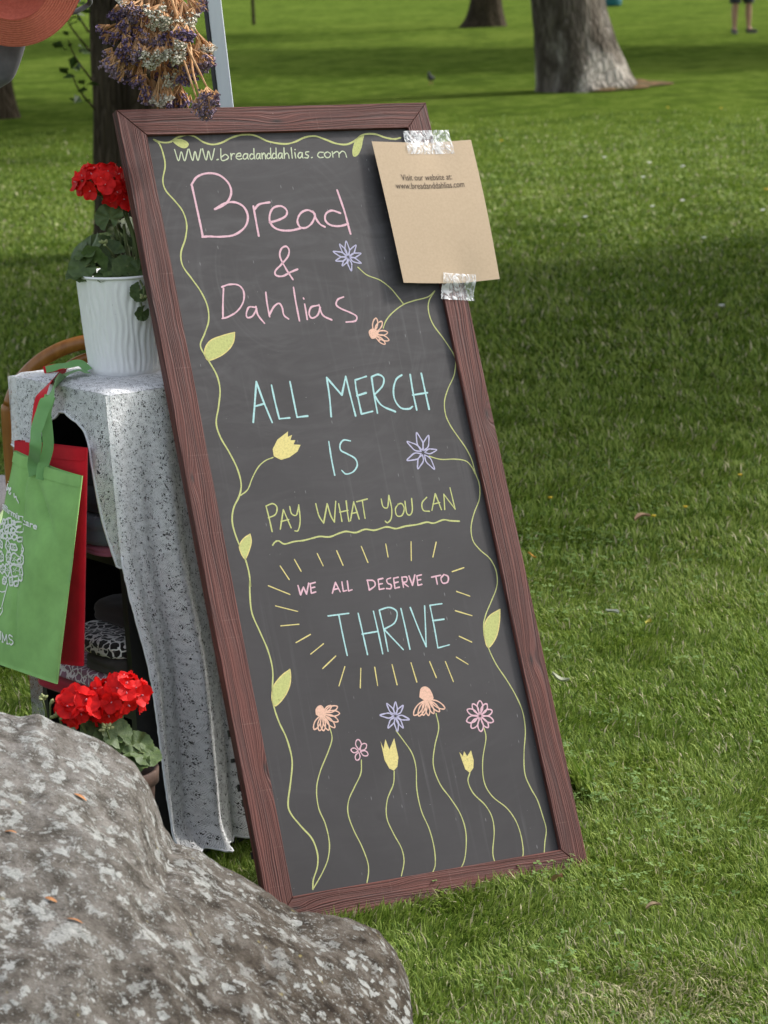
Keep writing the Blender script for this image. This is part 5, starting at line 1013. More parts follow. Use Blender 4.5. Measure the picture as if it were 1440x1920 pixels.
def shirt(mm, s0, s1, t0, t1, z0, z1, label, cat='shirt', seed=0, sl=0.0):
    b = sh((s0 + s1) / 2, (t0 + t1) / 2, z0); h = z1 - z0
    def fn(u, v):
        a = u * 2 * pi; ex = 0.28
        cx = abs(cos(a)) ** ex * (1 if cos(a) > 0 else -1); cy = abs(sin(a)) ** ex * (1 if sin(a) > 0 else -1)
        r = [0.001, 0.93, 0.99, 1.0, 0.99, 0.985, 1.0, 0.985, 0.93, 0.80, 0.4, 0.001][int(round(v * 11))]
        z = [0.0, 0.0, 0.10, 0.25, 0.42, 0.5, 0.62, 0.80, 0.94, 1.0, 1.02, 1.03][int(round(v * 11))]
        s = (s0 + s1) / 2 + cx * r * (s1 - s0) / 2; tt = (t0 + t1) / 2 + cy * r * (t1 - t0) / 2; q = nz((s * 14 + seed, tt * 14, z * h * 30 + seed)); q2 = nz((s * 40 + seed, tt * 40, z * h * 60 + seed * 2))
        return sh(s + 0.005 * q + 0.0015 * q2, tt + 0.005 * q, z0 + h * z + (0.006 * q + sl * (tt - t0)) * (z > 0.3))
    V, F = grid(72, 12, fn, True); return solo('folded_shirt', V, F, mm, b, label, cat, 'folded shirts in the shelf')
zm, zl = 0.576, 0.293
shirt(fabric('rose_jersey', (0.36, 0.12, 0.17)), -.020, .22, .022, .29, zm, zm + .018, 'rose pink folded shirt at the bottom of the upper pile', seed=1)
shirt(printed('slate_print_jersey', (0.125, 0.155, 0.175), (0.62, 0.64, 0.66), 48, wd=0.05, cover=0.44), -.026, .23, .020, .29, zm + .019, zm + .072, 'slate grey folded shirt with white flower print on the rose one', seed=2)
shirt(fabric('charcoal_jersey', (0.038, 0.042, 0.046)), -.010, .24, .022, .29, zm + .074, zm + .108, 'charcoal folded shirt above the slate grey one', seed=3)
shirt(fabric('black_jersey', (0.024, 0.026, 0.028)), .030, .24, .030, .29, zm + .110, zm + .142, 'near black folded shirt on top of the upper pile', seed=4)
shirt(printed('crimson_print', (0.27, 0.008, 0.022), (0.72, 0.70, 0.70), 22, wd=0.04, cover=0.5), -.034, .24, .022, .315, zl, zl + .030, 'crimson folded shirt at the bottom of the lower pile', seed=5)
shirt(printed('mauve_print', (0.21, 0.095, 0.145), (0.58, 0.52, 0.55), 55, wd=0.06, cover=0.25), -.030, .24, .020, .27, zl + .031, zl + .062, 'mauve folded shirt with pale flower print in the lower pile', seed=6)
shirt(fabric('olive_black_jersey', (0.045, 0.040, 0.034)), -.022, .24, .020, .14, zl + .063, zl + .092, 'brown black folded shirt under the black flower print', seed=7)
shirt(printed('black_print', (0.018, 0.016, 0.015), (0.66, 0.65, 0.62), 62, wd=0.07, cover=0.2), -.020, .24, .020, .21, zl + .093, zl + .126, 'black folded shirt with dense white flower print', seed=8)
shirt(fabric('umber_jersey', (0.030, 0.022, 0.017)), .05, .25, .022, .22, zl + .128, zl + .165, 'dark brown folded shirt on top of the lower pile', seed=9)

# ------------------------------------------------------------------ bentwood chair behind the shelf
def chair():
    wd = mat('amber_bentwood', (0.30, 0.115, 0.022), 0.35, 0.5); g = NG(wd); co = g.coord(); g.color(g.ramp(g.noise(g.map(co, (60, 60, 9)), 1.0, 4), [(0.3, (0.21, 0.075, 0.014)), (0.7, (0.36, 0.15, 0.035))]))
    Y = 5.8; c = at(190, 628, Y); X0, ZT = c[0], c[2]; hw = 0.213; t = empty('bentwood_chair', (X0, Y + 0.2, 0), 'amber bentwood chair standing behind the draped shelf', 'chair')
    def hoop(hw, zt, zsh, z0, r, y):
        P = [(X0 - hw * 0.86, y, z0), (X0 - hw * 0.97, y, (z0 + zsh) / 2)]
        for a in np.linspace(pi, 0, 15): P.append((X0 + hw * cos(a), y, zsh + (zt - zsh) * sin(a)))
        P += [(X0 + hw * 0.97, y, (z0 + zsh) / 2), (X0 + hw * 0.86, y, z0)]; return tube(catmull(P, 4), r, 12)
    part('outer_hoop', *hoop(hw, ZT - .012, ZT - 0.19, 0.0, 0.0165, Y), wd, t); part('inner_hoop', *hoop(hw * 0.62, ZT - 0.045, ZT - 0.17, 0.46, 0.0105, Y + .006), wd, t)
    V, F = lathe([(0.001, .435), (.19, .435), (.205, .445), (.205, .462), (.195, .470), (.001, .464)], (X0, Y + 0.21, 0), 40); part('seat', V, F, wd, t)
    for s in (-1, 1): part('leg', *tube(catmull([(X0 + s * .15, Y + .34, .44), (X0 + s * .165, Y + .37, .2), (X0 + s * .18, Y + .41, 0)], 5), np.linspace(.017, .012, 11), 10), wd, t)
    P = [(X0 + .15 * cos(a), Y + .21 + .15 * sin(a), .24) for a in np.linspace(0, 2 * pi, 25)]; part('leg_ring', *tube(P, .009, 8, False), wd, t)
chair()
# ------------------------------------------------------------------ side table with a few more garments at the left edge
def side_table():
    dk = noisy('dark_table', (0.014, 0.016, 0.022), (0.024, 0.026, 0.034), 20, 0.6, 0.3, 0.1); X1 = at(7, 960, 6.1)[0]; zt = at(0, 1022, 6.1)[2]
    t = empty('side_table', (X1 - .25, 6.3, 0), 'dark side table cut off by the left edge of the picture', 'table')
    def bx(n_, x0, x1, y0, y1, z0, z1): V, F = box8([(x0, y0, z0), (x1, y0, z0), (x1, y1, z0), (x0, y1, z0), (x0, y0, z1), (x1, y0, z1), (x1, y1, z1), (x0, y1, z1)]); part(n_, V, F, dk, t, smooth=False)
    bx('table_top', X1 - .5, X1, 6.1, 6.5, zt - .02, zt)
    for x in (X1 - .49, X1 - .04):
        for y in (6.11, 6.46): bx('leg', x, x + .03, y, y + .03, 0, zt - .02)
    z = zt
    for i, (c, h, lb) in enumerate([((0.02, 0.03, 0.075), .026, 'navy folded garment on the side table'), ((0.42, 0.55, 0.30), .026, 'pale green folded garment on the side table'), ((0.16, 0.155, 0.165), .048, 'grey fleece folded on top of the side table pile')]):
        z0 = z; 
        def fn(u, v):
            a = u * 2 * pi; cx = abs(cos(a)) ** .3 * np.sign(cos(a)); cy = abs(sin(a)) ** .3 * np.sign(sin(a)); r = [0.001, .94, 1, .99, .93, .5, .001][int(round(v * 6))]; zz = [0, 0, .3, .7, .95, 1, 1][int(round(v * 6))]
            p = np.array([X1 - .19 + cx * r * .18, 6.29 + cy * r * .17, z0 + zz * h]); return p + 0.004 * nz(p, 13)
        V, F = grid(40, 7, fn, True); solo('folded_garment', V, F, fabric('garment_%d' % i, c), (X1 - .19, 6.29, z0), lb, 'garment', 'garments on the side table'); z += h + .002
side_table()

# ------------------------------------------------------------------ canopy frame, dried flowers, hat, shirt
LEG0 = at(415, 120, 5.6); LEGDX = 0.075
def leg_at(z): return np.array([LEG0[0] - LEGDX * (z - LEG0[2]), 5.6, z])
ZBAR = 2.05
def canopy():
    al = mat('white_painted_metal', (0.56, 0.60, 0.63), 0.42, 0.5); g = NG(al); co = g.coord(); g.color(g.ramp(g.noise(g.map(co, (30, 30, 4)), 1.0, 4), [(0.3, (0.52, 0.56, 0.60)), (0.7, (0.60, 0.64, 0.67))]))
    t = empty('canopy_frame', leg_at(0), 'pale grey metal canopy leg rising behind the chalkboard', 'canopy frame')
    def bar(n_, a, b, w, up):
        d = (b - a) / np.linalg.norm(b - a); s = np.cross(d, up); s /= np.linalg.norm(s); n2 = np.cross(s, d); r = w / 2; bev = w * .05
        prof = [(-r + bev, -r), (r - bev, -r), (r, -r + bev), (r, r - bev), (r - bev, r), (-r + bev, r), (-r, r - bev), (-r, -r + bev)]
        V = [p + s * x + n2 * y for p in (a, b) for x, y in prof]; F = [(k, (k + 1) % 8, 8 + (k + 1) % 8, 8 + k) for k in range(8)] + [tuple(range(7, -1, -1)), tuple(range(8, 16))]
        return part(n_, V, F, al, t, smooth=False)
    bar('leg', leg_at(0.01), leg_at(ZBAR + .05), 0.0285, np.array([-0.12, 1.0, 0]))
    dkm = mat('dark_strip', (0.045, 0.045, 0.05), 0.5); V, F = box8([leg_at(z) + np.array(k) for z in (0.02, ZBAR) for k in [(-.0225, -.010, 0), (-.0150, -.010, 0), (-.0150, .010, 0), (-.0225, .010, 0)]]); part('edge_strip', V, F, dkm, t, smooth=False)  # thin dark strip along the left face of the leg
    e = leg_at(ZBAR); bar('crossbar', e + [0, -.016, 0], np.array([-0.40, 4.0, ZBAR]), 0.022, np.array([0, 0, 1.0])); bar('crossbar', e + [-.016, 0, 0], np.array([-2.0, 5.58, ZBAR]), 0.022, np.array([0, 0, 1.0]))
    V, F = box8([e + np.array(k) for k in [(-.06, -.06, -.002), (.06, -.06, -.002), (.06, .06, -.002), (-.06, .06, -.002)]] + [e + np.array(k) for k in [(-.06, -.06, .0), (.06, -.06, .0), (.06, .06, .0), (-.06, .06, .0)]])
    b0 = leg_at(0); V, F = box8([b0 + np.array(k) for k in [(-.05, -.05, 0), (.05, -.05, 0), (.05, .05, 0), (-.05, .05, 0), (-.05, -.05, .008), (.05, -.05, .008), (.05, .05, .008), (-.05, .05, .008)]]); part('foot_plate', V, F, al, t, smooth=False)
canopy()
def dried_bunch():
    tan = noisy('dried_stem', (0.40, 0.20, 0.085), (0.60, 0.37, 0.20), 60, 0.8, 0.2, 0.2, 0.001); pur = noisy('dried_purple_floret', (0.10, 0.068, 0.135), (0.24, 0.175, 0.28), 160, 0.8, 0.2, 0.3, 0.001); pal = noisy('dried_lilac_floret', (0.20, 0.14, 0.20), (0.33, 0.26, 0.33), 160, 0.8, 0.2, 0.3, 0.001); whi = noisy('dried_cream_floret', (0.50, 0.46, 0.36), (0.70, 0.67, 0.58), 160, 0.8, 0.2, 0.3, 0.001)
    Y0 = 5.02; top = at(296, -70, Y0); knot = np.array([-0.40 , Y0, ZBAR - .012]); t = empty('dried_flower_bunch', top, 'hanging bunch of dried purple and cream statice flowers', 'dried flowers')
    part('cord', *tube(np.array([[-0.40 + 0.0, Y0, ZBAR - .01], top + [0, 0, .02], top]), .0012, 5), tan, t); M = MB()
    for k in range(4): M.add(*tube([(top[0] + .016 * cos(a), top[1] + .016 * sin(a), top[2] - .01 + .004 * k) for a in np.linspace(0, 2 * pi, 14)], .0016, 5, False))
    part('tie', M.V, M.F, tan, t)
    def cluster(seed, fm):
        # sprays of short twigs ending in papery cups; hangs along -Z from the origin
        rr = random.Random(seed); M = MB(); R = 0.024; cream = fm is whi
        for i in range(15):
            a = rr.uniform(0, 6.28); sp = rr.uniform(0, 1) ** .6; e = np.array([cos(a) * R * sp, sin(a) * R * sp, -0.040 + 0.012 * sp ** 2 + rr.uniform(-.008, .008)]); M.add(*tube(np.array([(0, 0, 0), e * .5 + np.array([e[0] * .1, e[1] * .1, -.004]), e]), [.0017, .0014, .0011], 4, False), 0)
            for j in range(16 if cream else 10):
                q = e + np.array([rr.gauss(0, .0045), rr.gauss(0, .0045), rr.gauss(-.001, .0030)]); d = np.array([rr.gauss(0, .5), rr.gauss(0, .5), -1]); d /= np.linalg.norm(d)
                if j < 7: M.add(*tube(np.array([e + [0, 0, .012], q]), [.0009, .0014], 4, False), 0)
                s = np.cross(d, [0.3, 0.8, 0.2]); s /= np.linalg.norm(s); b = np.cross(d, s); r = rr.uniform(.0026, .0042)
                V = [q - d * .001]; 
                for k in range(6): aa = k * pi / 3; V.append(q + (s * cos(aa) + b * sin(aa)) * r * (1 if k % 2 else .65) + d * r * (.9 + .5 * rr.random()))
                M.add(V, [(0, 1 + k, 1 + (k + 1) % 6) for k in range(6)], 1)
        return mesh_data('flower_cluster', M.V, M.F, [tan, fm], False, M.I)
    CL = {'p': [cluster(1, pur), cluster(2, pur), cluster(3, pur)], 'l': [cluster(4, pal), cluster(5, pal)], 'w': [cluster(6, whi), cluster(7, whi)]}
    Mi = WM[t.name].inverted(); rr = random.Random(5)
    def head(px, py, k, dy=0.0, src=None, sc=1.0, y0=None):
        e = at(px, py, (y0 or Y0) + dy); s = top if src is None else src; d = (e - s) / np.linalg.norm(e - s); e0 = e - d * .034 * sc
        s0 = s + np.array([rr.uniform(-.014, .014), rr.uniform(-.014, .014), rr.uniform(-.01, .01)])
        P = catmull([s0, s0 * .5 + e0 * .5 + np.array([rr.uniform(-.006, .006), rr.uniform(-.006, .006), 0]), e0], 6); part('stem', *tube(P, np.linspace(.0028, .0018, len(P)), 5), tan, t)
        dd = d + np.array([rr.uniform(-.55, .55), rr.uniform(-.5, .3), 0]); z = Vector([float(-c) for c in dd]).normalized(); M = Matrix.Translation(Mi @ Vector([float(c) for c in e0])) @ z.to_track_quat('Z', 'Y').to_matrix().to_4x4() @ Matrix.Rotation(rr.uniform(0, 6), 4, 'Z') @ Matrix.Scale(sc, 4)
        link('flower_cluster', rr.choice(CL[k]), t, M)
    for px, py, k, dy, sc in [(222, 25, 'p', 0, 1.1), (235, 50, 'p', -.03, 1.1), (212, 68, 'p', .0, .9), (225, 95, 'p', -.03, 1.1), (245, 105, 'l', -.05, 1.0), (225, 132, 'l', -.03, 1.2), (258, 145, 'p', .0, 1.0), (268, 175, 'p', .02, 1.0), (290, 112, 'w', -.06, .95), (318, 108, 'w', -.06, 1.0), (304, 40, 'w', -.05, 1.0), (340, 48, 'w', -.04, 1.0), (362, 32, 'w', -.02, 1.0), (345, 66, 'p', -.05, 1.1), (372, 18, 'l', .0, .9), (385, 88, 'w', .02, .9), (390, 112, 'l', .0, 1.15), (372, 124, 'l', -.03, 1.0), (345, 142, 'p', -.02, 1.0), (300, 178, 'w', -.01, 1.0), (282, 182, 'l', .02, 1.0), (320, 186, 'p', .03, 1.0), (345, 190, 'p', .03, 1.0), (255, 28, 'l', -.04, 1.0), (275, 80, 'l', -.05, .9), (330, 120, 'p', .03, 1.1), (295, 140, 'p', .04, 1.1), (262, 118, 'p', .03, 1.1), (310, 150, 'w', .0, .8), (360, 95, 'p', .03, 1.0), (240, 8, 'w', -.03, .8), (270, 40, 'p', .04, 1.1), (330, 20, 'p', .04, 1.1)]:
        head(px, py, k, dy, None, sc)
    # two long sprays drooping in front of the top rail
    src = at(345, 80, 4.97)
    part('stem', *tube(catmull([top, (top + src) / 2 + np.array([.004, -.01, 0]), src], 6), .0026, 6), tan, t)
    head(383, 206, 'l', 0, src, .85, 4.885); head(398, 183, 'l', 0, src, .75, 4.90); head(372, 200, 'l', 0, src, .6, 4.89)
    for px, py in [(296, 205), (312, 210), (330, 208), (342, 205), (304, 195), (270, 150), (285, 165), (318, 170), (250, 120), (350, 160), (335, 90), (290, 90), (310, 60)]:
        e = at(px, py, Y0 + .03); part('stem', *tube(catmull([top + np.array([rr.uniform(-.012, .012), 0, 0]), (top + e) / 2 + np.array([rr.uniform(-.01, .01), 0, 0]), e], 6), .0022, 5), tan, t)
dried_bunch()
def hat():
    mm = mat('coral_straw', (0.70, 0.20, 0.13), 0.7, 0.3); g = NG(mm); co = g.coord(); g.color(g.ramp(g.noise(g.map(co, (1, 1, 1)), 160, 4, .7), [(0.3, (0.60, 0.155, 0.10)), (0.7, (0.76, 0.23, 0.155))]))
    c = at(22, -25, 5.45); t = empty('straw_hat', c, 'coral red straw sun hat hanging at the top left corner', 'hat')
    ax = np.array([0.18, -0.92, -0.34]); ax /= np.linalg.norm(ax); e1 = np.cross(ax, [0, 0, 1.0]); e1 /= np.linalg.norm(e1); e2 = np.cross(e1, ax)
    def ringsurf(prof, wob):
        seg = 96; V = []
        for r, h in prof:
            for k in range(seg):
                a = 2 * pi * k / seg; hh = h + wob * r * sin(3 * a + .6) + wob * .6 * r * sin(2 * a); V.append(c + (e1 * cos(a) + e2 * sin(a)) * r * (1 + .04 * cos(2 * a)) + ax * hh)
        n = len(prof); return V, [(i * seg + k, i * seg + (k + 1) % seg, (i + 1) * seg + (k + 1) % seg, (i + 1) * seg + k) for i in range(n - 1) for k in range(seg)]
    prof = []
    for i in range(85):   # sewn braid rows
        k = i / 84; prof.append((0.072 + k * 0.066, 0.0013 * (1 if i % 7 < 5 else -1.2) - 0.022 * k))
    prof += [(.139, -.024), (.137, -.0262)] + [(0.072 + k * 0.064, -0.003 - 0.022 * k) for k in np.linspace(1, 0, 12)]
    part('brim', *ringsurf(prof, .06), mm, t)
    cp = [(.072, -.001)] + [(0.074 * cos(a) ** .6 + .0005, -.085 * sin(a) - .001 + .0008 * (i % 3)) for i, a in enumerate(np.linspace(0, pi / 2 - .01, 36))]; part('crown', *ringsurf(cp, .0), mm, t)
    part('cord', *tube(np.array([c - ax * .08, [c[0], 5.58, ZBAR - .01]]), .0012, 5), mm, t)
hat()
def grey_shirt():
    mm = fabric('heather_grey_jersey', (0.105, 0.105, 0.112), var=.25); Y = 5.62
    pr = [(-250, -420), (-140, -440), (-60, -420), (30, -380), (168, -30), (166, 8), (112, 32), (95, 0), (72, -60), (62, 60), (46, 112), (28, 160), (10, 166), (-8, 182), (-150, 190), (-330, 170), (-330, -330)]
    P = np.array([at(x, y, Y) for x, y in pr]); t = empty('grey_shirt', P.mean(0), 'dark grey shirt hanging behind the coral hat', 'shirt')
    from mathutils.geometry import tessellate_polygon
    n = len(P); th = .030
    def dome(p, s): return p + np.array([0, s * th, 0])
    # front and back panels with an inset, padded so the body has thickness
    ctr = P.mean(0); ins = [p + (ctr - p) / np.linalg.norm(ctr - p) * .025 for p in P]
    V = [*P, *[dome(p, -1) for p in ins], *[dome(p, 1) for p in ins]]; F = []
    for k in range(n): a, b = k, (k + 1) % n; F += [(a, b, n + b, n + a), (b, a, 2 * n + a, 2 * n + b)]
    tri = tessellate_polygon([[Vector((float(p[0]), float(p[2]), 0)) for p in ins]]); F += [tuple(n + i for i in f) for f in tri] + [tuple(2 * n + i for i in f[::-1]) for f in tri]
    bo = part('body', V, F, mm, t); sd = bo.modifiers.new('soft', 'SUBSURF'); sd.levels = 2; sd.render_levels = 2
    # rolled sleeve opening
    a, b = at(163, -22, Y - .01), at(166, 8, Y - .01); m_ = at(118, 24, Y - .03); part('cuff', *tube(catmull([a, at(168, -5, Y - .03), b, at(140, 22, Y - .03), m_], 6), .0055, 8), mm, t)
    h = at(-60, -430, Y); part('hanger', *tube(catmull([h + np.array([0, 0, -.02]), h + np.array([0, -.01, .06]), np.array([h[0], 5.58, ZBAR + .013])], 6), .002, 6), mat('wire', (.3, .3, .3), .3, .5, 1.0), t)
grey_shirt()

# ================================================================== FAR AND SMALL THINGS
def person():
    g0 = gz(1391, 62); yaw = 0.25
    M = Matrix.Translation(Vector([float(c) for c in g0])) @ Matrix.Rotation(yaw, 4, 'Z')
    t = empty('person', M, 'person in dark grey shorts and black shoes standing far off on the grass', 'person')
    skin = noisy('skin', (0.40, 0.22, 0.15), (0.46, 0.27, 0.19), 20, 0.55, 0.35, 0); sh_ = fabric('dark_grey_shorts', (0.035, 0.038, 0.045)); top = fabric('blue_grey_tee', (0.10, 0.13, 0.17)); shoe = mat('black_shoe', (0.012, 0.011, 0.011), 0.6); sole = mat('shoe_sole', (0.22, 0.2, 0.18), .7); hair = mat('brown_hair', (0.05, 0.03, 0.018), .6)
    # body grown from a skeleton: pelvis first
    J = [((0, 0, .92), .13), ((0, .0, 1.08), .12), ((0, .01, 1.28), .135), ((0, .015, 1.40), .10), ((0, .01, 1.47), .052), ((0, -.005, 1.56), .075), ((0, -.01, 1.66), .082), ((0, 0, 1.72), .045)]
    E_ = [(i, i + 1) for i in range(7)]
    def chain(frm, pts):
        p = frm
        for q, r in pts: J.append((q, r)); E_.append((p, len(J) - 1)); p = len(J) - 1
        return p
    for s in (-1, 1):
        chain(0, [((s * .10, 0, .86), .088), ((s * .115, -.01, .66), .075), ((s * .120, -.015, .48), .058), ((s * .125, .012, .34), .064), ((s * .128, .01, .18), .045), ((s * .13, .015, .085), .040), ((s * .14, -.06, .045), .032)])
        hnd = chain(3, [((s * .17, .01, 1.38), .055), ((s * .23, .02, 1.12), .040), ((s * .24, -.04, .90), .030), ((s * .24, -.06, .84), .030)])
        for k in range(4): chain(hnd, [((s * (.225 + .012 * k), -.075 - .004 * k, .78 - .006 * (k in (1, 2))), .009), ((s * (.222 + .012 * k), -.082, .745 - .01 * (k in (1, 2))), .008)])
        chain(hnd, [((s * .215, -.10, .815), .009), ((s * .212, -.11, .785), .008)])
    me = bpy.data.meshes.new('body'); me.from_pydata([j[0] for j in J], E_, []); me.materials.append(skin); o = link('body', me, t)
    md = o.modifiers.new('skin', 'SKIN'); sv = me.skin_vertices[0].data
    for i, (_, r) in enumerate(J): sv[i].radius = (r, r)
    sv[0].use_root = True; md.use_smooth_shade = True; sd = o.modifiers.new('sub', 'SUBSURF'); sd.levels = 1; sd.render_levels = 1
    L = lambda V, F: (V, F)
    # clothes
    Mb = MB()
    for s in (-1, 1): Mb.add(*tube([(s * .09, .0, .90), (s * .105, -.005, .74), (s * .118, -.01, .58), (s * .120, -.012, .50)], [.118, .108, .100, .098], 20, False))
    Mb.add(*lathe([(.165, .84), (.160, .92), (.150, 1.00)], (0, 0, 0), 24, lambda r, z, a, i: r * (1 - .22 * abs(sin(a))))); part('shorts', Mb.V, Mb.F, sh_, t, world=False)
    Mb = MB(); Mb.add(*lathe([(.172, .93), (.165, 1.05), (.175, 1.22), (.185, 1.35), (.12, 1.43), (.065, 1.475)], (0, .008, 0), 24, lambda r, z, a, i: r * (1 - .25 * abs(sin(a)))))
    for s in (-1, 1): Mb.add(*tube([(s * .12, .01, 1.385), (s * .18, .01, 1.36), (s * .225, .018, 1.17)], [.08, .075, .066], 14, False))
    part('tee_shirt', Mb.V, Mb.F, top, t, world=False)
    for s in (-1, 1):
        def fn(u, v):
            a = u * 2 * pi; y = .065 - .26 * v; w_ = .045 * (1 - .25 * abs(v - .6)) * (1 if v < .85 else sqrt(max(.05, 1 - ((v - .85) / .16) ** 2))); h = .075 - .045 * v if v > .25 else .095
            return (s * .133 + s * .05 * v + cos(a) * w_, y, max(0.008, .035 + sin(a) * h * .55))
        V, F = grid(16, 12, fn, True); V = list(V) + []; sh1 = part('shoe', V, F, shoe, t, world=False)
        V, F = grid(16, 6, lambda u, v: (s * .133 + s * .05 * (.5 - .5 * sin(2 * pi * u)) + cos(2 * pi * u) * .043, -.065 + sin(2 * pi * u) * .135, .001 + .018 * v), True); part('sole', V, F, sole, sh1, world=False)
    V, F = lathe([(.001, .115), (.05, .105), (.085, .06), (.096, 0.0), (.09, -.04), (.06, -.06)], (0, .015, 1.655), 20); part('hair', V, F, hair, t, world=False)
    for s in (-1, 1): part('eye', *tube([(s * .03, -.088, 1.635), (s * .03, -.094, 1.635)], .008, 8), mat('eye_dark', (.02, .015, .01), .3), t, world=False); part('ear', *tube([(s * .078, 0, 1.65), (s * .088, .004, 1.63), (s * .08, .002, 1.605)], .011, 8), skin, t, world=False)
    part('nose', *tube([(0, -.088, 1.63), (0, -.104, 1.602), (0, -.09, 1.597)], [.006, .012, .008], 8), skin, t, world=False); part('mouth', *tube([(-.022, -.083, 1.573), (0, -.088, 1.572), (.022, -.083, 1.573)], .005, 6), mat('lips', (.35, .12, .1), .5), t, world=False)
person()
def bin_():
    mm = mat('teal_plastic', (0.008, 0.115, 0.135), 0.5, 0.4); b = gz(1148, 11); t = empty('litter_barrel', b, 'teal litter barrel at the top edge behind the pale trunk', 'barrel')
    prof = [(.001, 0), (.20, 0), (.215, .02)] + [(.235 + .012 * (1 if 3 < i % 8 < 6 else 0), .02 + i * .026) for i in range(30)] + [(.25, .80), (.262, .81), (.262, .84), (.245, .845), (.235, .80), (.21, .1)]
    part('shell', *lathe(prof, b, 40), mm, t); part('liner', *lathe([(.263, .842), (.268, .80), (.262, .74)], b, 40, lambda r, z, a, i: r * (1 + .01 * sin(17 * a) * i)), mat('bin_liner', (.02, .02, .022), .4), t)
bin_()
def bird():
    b = gz(808, 159); t = empty('pigeon', Matrix.Translation(Vector([float(c) for c in b])) @ Matrix.Rotation(1.2, 4, 'Z') @ Matrix.Scale(0.62, 4), 'small dark pigeon standing on the lawn left of the pale trunk', 'bird'); g_ = noisy('slate_feather', (0.030, 0.032, 0.040), (0.07, 0.07, 0.085), 40, .6, .3, .2); pk = mat('pink_leg', (.30, .09, .08), .6)
    P = np.array([(.15, .02, .085), (.09, .01, .10), (.04, 0, .115), (0, 0, .125), (-.05, 0, .145), (-.075, 0, .18), (-.085, 0, .215), (-.095, 0, .235), (-.112, 0, .237)]); part('body', *tube(P, [.012, .022, .045, .056, .050, .032, .025, .024, .010], 14), g_, t, world=False)
    for s in (-1, 1): part('wing', *tube([(-.04, s * .046, .15), (.02, s * .055, .13), (.09, s * .035, .105), (.14, s * .018, .09)], [.016, .022, .014, .004], 8), g_, t, world=False); part('leg', *tube([(0, s * .022, .085), (.005, s * .024, .04), (0, s * .026, .006), (-.03, s * .03, .004)], .005, 6), pk, t, world=False)
    part('beak', *tube([(-.112, 0, .236), (-.135, 0, .228)], [.006, .002], 6), mat('beak', (.05, .045, .04), .5), t, world=False)
bird()
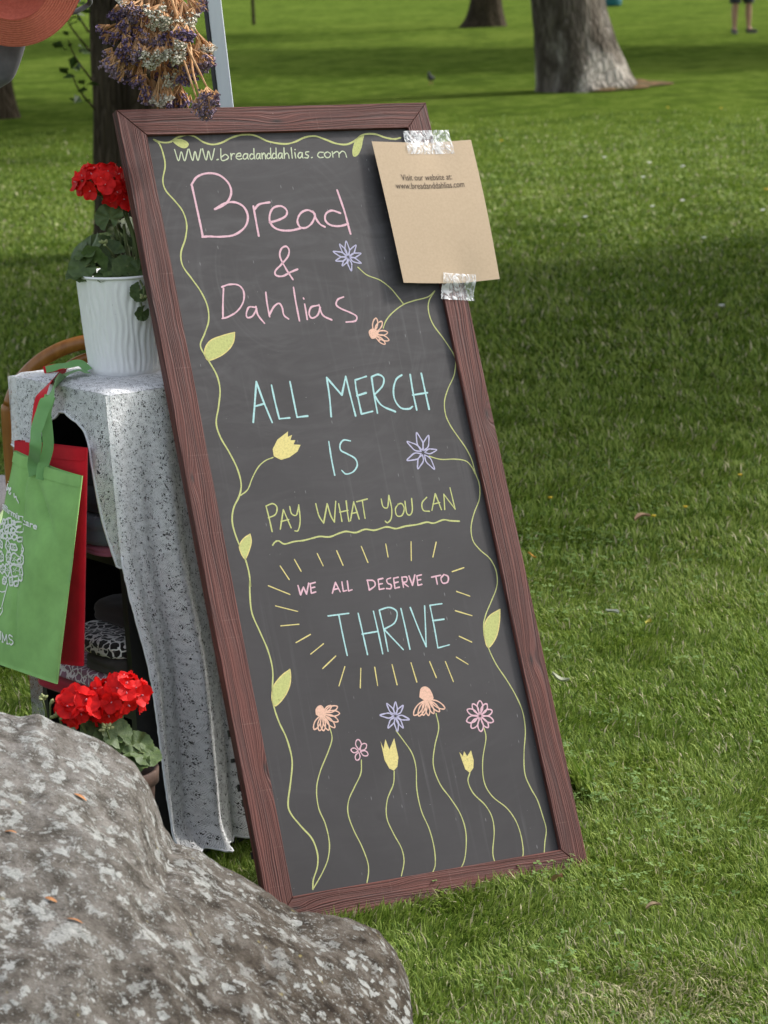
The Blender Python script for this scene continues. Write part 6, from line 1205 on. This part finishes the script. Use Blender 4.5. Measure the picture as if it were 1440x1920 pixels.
# ------------------------------------------------------------------ things lying on the grass
def leafy():
    def lm(c, n_): return noisy(n_, tuple(x * .75 for x in c), c, 60, .75, .25, .3, .002)
    defs = [((1205, 971), .030, (.50, .31, .20), 'curled tan fallen leaf on the mid lawn right of the chalkboard'), ((1147, 1148), .024, (.52, .54, .44), 'pale grey green fallen leaf to the right of the chalkboard frame'), ((1216, 1166), .017, (.42, .38, .06), 'yellow green fallen leaf on the lawn'),
            ((1050, 1272), .026, (.50, .52, .38), 'pale fallen leaf close beside the right frame rail'), ((997, 1042), .016, (.55, .30, .05), 'small orange fallen leaf beside the right frame rail'), ((1045, 1648), .020, (.50, .30, .17), 'tan fallen leaf in the grass at the foot of the sign'), ((1225, 1700), .016, (.45, .33, .2), 'small brown leaf scrap in the near grass')]
    for i, ((x, y), s, c, lb) in enumerate(defs):
        p = gz(x, y, .026); rr = random.Random(i)
        def fn(u, v):
            w_ = s * .42 * sin(pi * min(.98, .05 + .93 * v)) ** .8; a = (u * 2 - 1); return (a * w_, (v - .5) * 2 * s * .8, s * (.25 * a * a + .22 * sin(v * 4 + i)))
        V, F = grid(5, 8, fn); V2 = V - [0, 0, .0006]; Mb = MB(); Mb.add(V, F); Mb.add(V2, [f[::-1] for f in F]); R = np.array(Matrix.Rotation(rr.uniform(0, 6), 3, 'Z') @ Matrix.Rotation(.3, 3, 'X'))
        solo('fallen_leaf', np.array(Mb.V) @ R.T + p, Mb.F, lm(c, 'leaf_tone_%d' % i), p, lb, 'leaf', 'fallen leaves on the lawn')
    wh = mat('white_petal', (.75, .75, .72), .7); ye = mat('yellow_petal', (.62, .42, .02), .7); stm = STEMG
    def flower(x, y, r, mm, nm, lb, cat, grp):
        p = gz(x, y, .035); b = np.array([p[0], p[1], 0.0]); t = empty(nm, b, lb, cat, grp); Mb = MB()
        for k in range(12):
            a = 2 * pi * k / 12; d = np.array([cos(a), sin(a), 0]); s = np.array([-sin(a), cos(a), 0]); Mb.add([p + d * r * .1, p + d * r * .6 + s * r * .22 + [0, 0, r * .3], p + d * r + [0, 0, r * .1], p + d * r * .6 - s * r * .22 + [0, 0, r * .3]], [(0, 1, 2, 3)])
        Mb.add(*tube(np.array([p - [0, 0, .002], p + [0, 0, r * .35]]), [r * .5, r * .3], 8)); part('blossom', Mb.V, Mb.F, mm, t); part('stem', *tube(np.array([b, p]), .0012, 5), stm, t)
    for x, y in [(1133, 295), (1218, 305), (1206, 332), (1223, 387), (1280, 376), (1097, 407), (1320, 446), (1430, 394), (1353, 573), (1280, 312)]: flower(x, y, .019, wh, 'clover_flower', 'tiny white clover blossom far out on the lawn', 'clover', 'white clover on the lawn')
    for x, y, lb in [(940, 264, 'tiny yellow dandelion just right of the top of the paper notice'), (1252, 202, 'tiny yellow dandelion below the root of the pale trunk'), (1352, 203, 'tiny yellow dandelion on the lawn below the distant person'), (1437, 355, 'tiny yellow dandelion at the right edge of the picture')]: flower(x, y, .019, ye, 'dandelion', lb, 'dandelion', 'far dandelions on the lawn')
    for x, y, lb in [(1032, 933, 'tiny yellow blossom close to the right rail of the chalkboard'), (1285, 950, 'tiny yellow blossom a little right of the curled tan leaf'), (1388, 890, 'tiny yellow blossom nearest the right edge on the mid lawn'), (1226, 967, 'tiny yellow blossom touching the curled tan leaf')]: flower(x, y, .009, ye, 'dandelion', lb, 'dandelion', 'near dandelions on the lawn')
leafy()
def scraps():
    mm = noisy('rust_scrap', (.32, .13, .05), (.46, .23, .10), 60, .8, .2, 0); dg = bpy.context.evaluated_depsgraph_get(); dg.update()
    for i, (x, y, ln, lb) in enumerate([(150, 1496, .014, 'rusty leaf scrap on the upper face of the boulder'), (20, 1562, .012, 'rusty leaf scrap on the boulder at the left edge'), (95, 1688, .012, 'orange leaf scrap halfway down the boulder'), (140, 1728, .015, 'rusty needle scrap low on the boulder')]):
        d = ray(x, y); d = d / np.linalg.norm(d); hit, loc, nr, idx, ob, _ = scene.ray_cast(dg, Vector([float(c) for c in CPOS]), Vector([float(c) for c in d]))
        if not hit or ob.name != 'boulder': continue
        p = np.array(loc) + np.array(nr) * .0015; tx = np.cross(np.array(nr), [0.2, 1, .1]); tx /= np.linalg.norm(tx); ty = np.cross(np.array(nr), tx); Mb = MB()
        V, F = grid(7, 3, lambda u, v: p + tx * (u - .5) * 2 * ln * .7 + ty * (v - .5) * ln * .45 * sin(pi * (.08 + .84 * u)) + np.array(nr) * (.002 * sin(pi * u))); Mb.add(V, F); Mb.add(V - np.array(nr) * .0005, [f[::-1] for f in F])
        solo('leaf_scrap', Mb.V, Mb.F, mm, p, lb, 'leaf scrap', 'leaf scraps on the boulder')
scraps()
